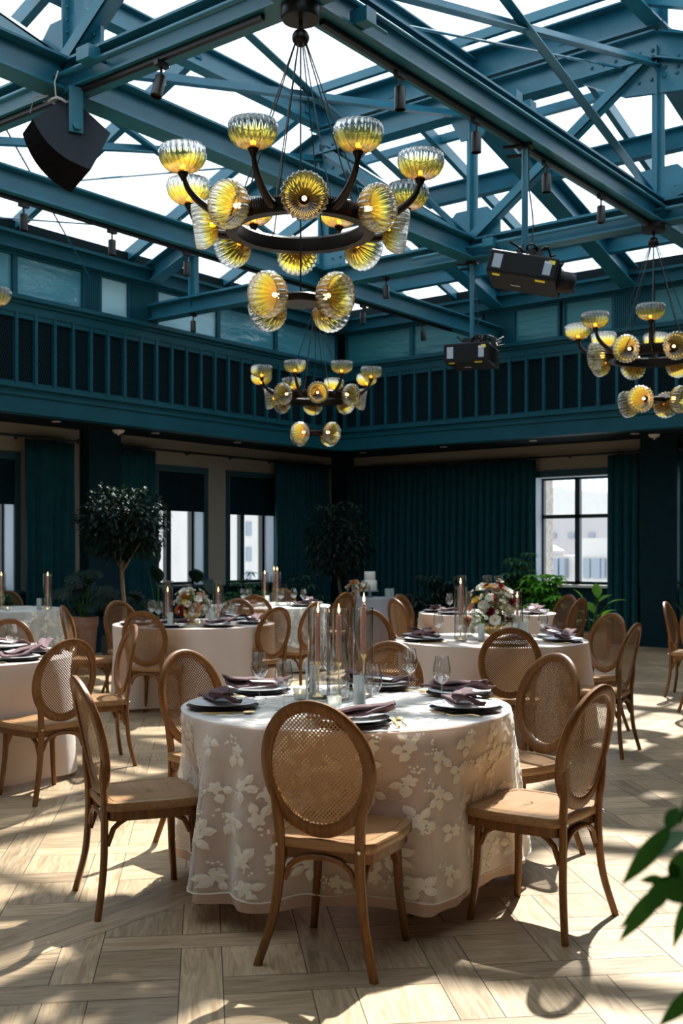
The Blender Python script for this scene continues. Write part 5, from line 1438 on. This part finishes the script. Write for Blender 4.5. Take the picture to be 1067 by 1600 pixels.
o=MB().tube([(KR+.12,YG,ZB+.02),(KR+.12,YC,ZB+.02)],.016,8).build('conduit',M['steel'],None,50); tag(o,'teal conduit running along the right tie beam','conduit')
o=MB().tube([(XF,YA-.13,ZB-.02),(XG,YA-.13,ZB-.02)],.022,8).build('conduit',M['steel'],None,50); tag(o,'teal conduit running along the near truss','conduit')
o=MB().tube([(-7,YC-.13,ZB-.0),(XG,YC-.13,ZB-.0)],.020,8).build('conduit',M['steel'],None,50); tag(o,'teal conduit running along the far truss','conduit')

# ================================================================ PLANTS
def leaf(mb,p,dr,l,w_,droop=.25,fold=.15,seg=4,up=None,rnd=random):
    p=Vector(p); d=Vector(dr).normalized(); u=Vector(up) if up else Vector((0,0,1))
    s=d.cross(u)
    if s.length<.1: s=d.cross(Vector((1,0,0)))
    s.normalize(); n=s.cross(d).normalized(); vs=[];fs=[]
    for i in range(seg+1):
        t=i/seg; c=p+d*(l*t)-Vector((0,0,1))*(droop*l*t*t)
        ww=w_*.5*max(0,math.sin(PI*(t**.8)))**.85 if 0<t<1 else .0008
        vs+= [c-s*ww+n*fold*ww, c, c+s*ww+n*fold*ww]
    for i in range(seg):
        for k in (0,1): fs.append((i*3+k,i*3+k+1,(i+1)*3+k+1,(i+1)*3+k))
    mb.add(vs,fs)
def pot(t,r,h,kind,mat_):
    if kind=='terra':
        prof=[(0,0),(r*.70,0),(r*.72,.01),(r*.93,h*.80),(r,h*.80),(r*1.03,h*.98),(r*1.0,h),(r*.92,h),(r*.88,h*.9),(0,h*.88)]
    elif kind=='bowl':
        prof=[(0,0),(r*.55,0),(r*.85,h*.35),(r*.98,h*.8),(r*1.05,h*.85),(r*1.05,h),(r*.96,h),(r*.93,h*.88),(0,h*.86)]
    else:
        prof=[(0,0),(r*.8,0),(r*.95,h*.3),(r,h*.7),(r*.97,h),(r*.92,h),(r*.9,h*.9),(0,h*.88)]
    MB().lathe(prof,36).build('pot',M[mat_],t,50)
    MB().lathe([(0,h*.9),(r*.9,h*.9)],24).build('soil',M['soil'],t)
def tree(label,x,d,crown_r,crown_z,trunk_h,seed,leafm,n=1500,pr=.26,ph=.42,sq=(1,1,1)):
    rnd=random.Random(seed); t=thing('potted_tree',label,'tree',W(x,d),HD(0),'clipped trees in pots')
    pot(t,pr,ph,'basket','darkpot')
    b=MB().tube(cr([(0,0,ph*.8),(.02,0,ph+.3),(-.015,.02,trunk_h-.2),(0,0,trunk_h+.25)],4),[.028]*5+[.024]*5+[.02]*3,8)
    for k in range(14):
        a=rnd.random()*6.28; e=rnd.uniform(-.2,1.2); r_=crown_r*.75
        b.tube([(0,0,trunk_h+rnd.uniform(-.15,.2)),(math.cos(a)*math.cos(e)*r_,math.sin(a)*math.cos(e)*r_,crown_z+math.sin(e)*r_-.1)],[.012,.004],5)
    b.build('trunk',M['bark'],t,60)
    f=MB(); lumps=[(rnd.uniform(-1,1),rnd.uniform(-1,1),rnd.uniform(-1,1)) for _ in range(12)]
    for i in range(n):
        v=Vector((rnd.gauss(0,1),rnd.gauss(0,1),rnd.gauss(0,1))).normalized(); rr=crown_r*(rnd.random()**.45)
        rr*=1+.12*math.sin(v.x*5+seed)*math.cos(v.z*4+v.y*3)
        p=Vector((v.x*rr*sq[0],v.y*rr*sq[1],crown_z+v.z*rr*sq[2]))
        q=(v+Vector((rnd.uniform(-.9,.9),rnd.uniform(-.9,.9),rnd.uniform(-.9,.6)))).normalized()
        leaf(f,p,q,rnd.uniform(.07,.11),rnd.uniform(.035,.05),.3,.2,seg=2)
    f.build('foliage',M[leafm],t,70)
    return t
def bush(label,x,d,z0,pr,ph,kind,pm,leafm,n,spread,hgt,mode,seed,cat='plant',sz=(.10,.035),bright=None,base_lift=0.0,group='potted plants along the walls'):
    rnd=random.Random(seed); t=thing('potted_plant',label,cat,W(x,d,z0),HD(0),group)
    if pr: pot(t,pr,ph,kind,pm)
    f=MB(); s=MB(); bz=ph*.88 if pr else 0
    for i in range(n):
        a=rnd.random()*2*PI; e=rnd.uniform(.15,1.45); L_=rnd.uniform(.55,1.0)
        tip=Vector((math.cos(a)*math.cos(e)*spread*L_,math.sin(a)*math.cos(e)*spread*.6*L_,bz+base_lift+math.sin(e)*hgt*L_))
        base=Vector((rnd.uniform(-.04,.04),rnd.uniform(-.04,.04),bz-.02)); mid=base.lerp(tip,.5)+Vector((0,0,.12*hgt))
        s.tube([base,mid,tip],[.006,.005,.003],5,caps=False)
        dv=(tip-mid).normalized()
        if mode=='whorl':
            for k in range(8):
                b_=2*PI*k/8+i; q=Vector((math.cos(b_),math.sin(b_),rnd.uniform(-.1,.25)))
                leaf(f,tip,q,sz[0]*rnd.uniform(.8,1.15),sz[1],.45,.25,3)
            for j in range(2):
                m2=base.lerp(tip,rnd.uniform(.45,.85))+Vector((rnd.uniform(-.06,.06),rnd.uniform(-.04,.04),.05))
                for k in range(7):
                    b_=2*PI*k/7+i; leaf(f,m2,(math.cos(b_),math.sin(b_),.1),sz[0]*.85,sz[1],.45,.25,3)
        elif mode=='big':
            leaf(f,tip,(dv.x+rnd.uniform(-.3,.3),dv.y,dv.z*.6),sz[0]*rnd.uniform(.8,1.2),sz[1],.35,.18,8)
        elif mode=='monstera':
            c=tip; nrm=Vector((dv.x*.3+rnd.uniform(-.2,.2),-.7+rnd.uniform(-.3,.3),.8)).normalized(); out=Vector((dv.x,dv.y,-.25)).normalized()
            sd=nrm.cross(out).normalized(); out=sd.cross(nrm).normalized(); rr=sz[0]*rnd.uniform(.75,1.15); pts=[];m=44
            for k in range(m):
                a2=2*PI*k/m; r2=rr*(.75+.25*math.cos(a2))
                if k%4 in(0,) and 3<k<m-3: r2*=.42
                pts.append(c+out*(r2*math.cos(a2)+rr*.35)+sd*(r2*math.sin(a2)*.95)-Vector((0,0,.15*r2)))
            f.add([c+out*rr*.3]+pts,[(0,1+k,1+(k+1)%m) for k in range(m)])
        else:
            for k in range(9):
                p=base.lerp(tip,.25+.085*k); b_=rnd.random()*6.28; leaf(f,p,(math.cos(b_),math.sin(b_),rnd.uniform(-.1,.6)),sz[0]*rnd.uniform(.7,1.2),sz[1],.3,.2,3)
    s.build('stems',M['greenery'],t,60); o=f.build('foliage',M[leafm],t,70)
    return t
def pw(px,d): return (px-533.5)/F*d
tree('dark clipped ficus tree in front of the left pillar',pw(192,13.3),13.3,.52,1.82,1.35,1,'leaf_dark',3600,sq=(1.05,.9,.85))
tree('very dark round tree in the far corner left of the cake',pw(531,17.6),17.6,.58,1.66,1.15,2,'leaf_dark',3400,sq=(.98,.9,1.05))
bush('dark monstera in a terracotta pot behind the left tables',pw(132,13.9),13.9,0,.175,.62,'terra','terracotta','leaf_dark',26,.55,.72,'monstera',3,sz=(.15,.1))
bush('dark monstera under the clipped ficus',pw(185,14.2),14.2,0,.22,.40,'basket','darkpot','leaf_dark',16,.45,.7,'monstera',31,sz=(.15,.1))
bush('dark elephant-ear plant behind the low flower table',pw(245,14.2),14.2,0,.22,.40,'basket','darkpot','leaf_dark',9,.42,1.15,'big',4,sz=(.46,.30))
bush('broad-leaved plant below the middle left window',pw(325,15.3),15.3,0,.22,.45,'basket','darkpot','leaf_dark',10,.5,.75,'big',5,sz=(.40,.24))
bush('schefflera under the left window nearest the corner',pw(382,15.5),15.5,0,.25,.45,'basket','darkpot','leaf_mid',30,.50,.82,'whorl',6,sz=(.13,.035))
bush('dark leafy plant right of the window nearest the corner',pw(470,16.3),16.3,0,.26,.45,'basket','darkpot','leaf_dark',26,.55,.75,'whorl',7,sz=(.16,.05))
bush('small plant at the left photo edge by the window sill',pw(8,13.6),13.6,.45,.12,.2,'basket','darkpot','leaf_mid',14,.22,.4,'whorl',8,sz=(.10,.03))
bush('wide dark schefflera in a terracotta bowl before the widest curtain',pw(690,16.0),16.0,.18,.36,.30,'bowl','terracotta','leaf_dark',46,.62,.78,'whorl',9,sz=(.15,.045))
bush('low dark plant at left of the terracotta bowl',pw(645,16.2),16.2,0,.22,.42,'basket','darkpot','leaf_dark',18,.4,.5,'whorl',91,sz=(.13,.04))
bush('tall dark-leaved plant left of the big window',pw(812,15.4),15.4,.18,.33,.30,'bowl','terracotta','leaf_mid',34,.36,1.10,'whorl',10,sz=(.15,.055))
bush('sunlit bright green plant under the big window',pw(850,15.1),15.1,.18,.26,.28,'bowl','terracotta','leaf_backlit',34,.40,.85,'whorl',11,sz=(.15,.06))
bush('rubber plant with broad sunlit leaves in a woven basket before the window',pw(925,14.7),14.7,0,.19,.36,'basket','basket','leaf_backlit',9,.26,.68,'big',14,sz=(.30,.14))
bush('darker leaves around the woven basket by the window',pw(935,14.9),14.9,0,.17,.34,'basket','darkpot','leaf_mid',9,.30,.45,'big',15,sz=(.22,.10))
bush('plant peeking in at the right photo edge beyond the pillar',pw(1075,15.6),15.6,0,.22,.42,'basket','darkpot','leaf_dark',12,.45,.62,'big',16,sz=(.26,.12))
# foreground plant, pot just outside the frame
fp=thing('potted_plant','blurred green plant reaching in at the lower right foreground','plant',W(.62,1.42),HD(0))
pot(fp,.2,.4,'basket','darkpot')
fb=MB(); sb=MB()
def loc_(px,py,d):    # plant-local point
    return Vector(((px-533.5)/F*d-.62, d-1.42, CAMH+(862-py)*d/F))
def fleaf(x0,y0,x1,y1,d,w_,m=fb,up=(0,-1,.3),droop=.0):
    a,b_=loc_(x0,y0,d),loc_(x1,y1,d); leaf(m,a,b_-a,(b_-a).length,w_*.68,droop,.15,8,up=up)
sb.tube(cr([(0,0,.36),(-.03,-.03,.7),loc_(1092,1360,1.36),loc_(1046,1372,1.33),loc_(1020,1378,1.32)],5),.004,6)
sb.tube(cr([(0,0,.36),(.02,.0,.8),loc_(1110,1250,1.34),loc_(1060,1285,1.3)],5),.004,6)
sb.tube(cr([(0,0,.36),(.0,-.04,.6),loc_(1105,1540,1.3)],5),.004,6)
sb.build('stems',M['greenery'],fp,60)
fleaf(1048,1290,972,1382,1.28,.034); fleaf(1075,1300,1000,1345,1.30,.05,up=(0,-.3,1)); fleaf(1046,1372,968,1470,1.32,.032)
fleaf(1040,1376,1010,1428,1.30,.036); fleaf(1044,1374,1068,1412,1.28,.045); fleaf(1044,1366,1062,1356,1.30,.03); fleaf(1030,1385,969,1450,1.40,.02)
fleaf(1060,1262,1040,1300,1.25,.03,up=(0,-.4,1)); fleaf(1075,1400,1052,1480,1.33,.022); fleaf(1095,1540,1030,1602,1.28,.03); fleaf(1046,1370,1090,1340,1.30,.05); fleaf(1035,1372,1000,1376,1.3,.016)
fleaf(1100,1250,1150,1200,1.35,.05); fleaf(1100,1370,1160,1300,1.35,.05); fleaf(1120,1500,1180,1450,1.3,.05)
fb.build('foliage',M['leaf_fore'],fp,70)
for o in list(bpy.data.objects):
    if o.get('proto'): 
        for c in list(o.children): bpy.data.objects.remove(c)
        bpy.data.objects.remove(o)
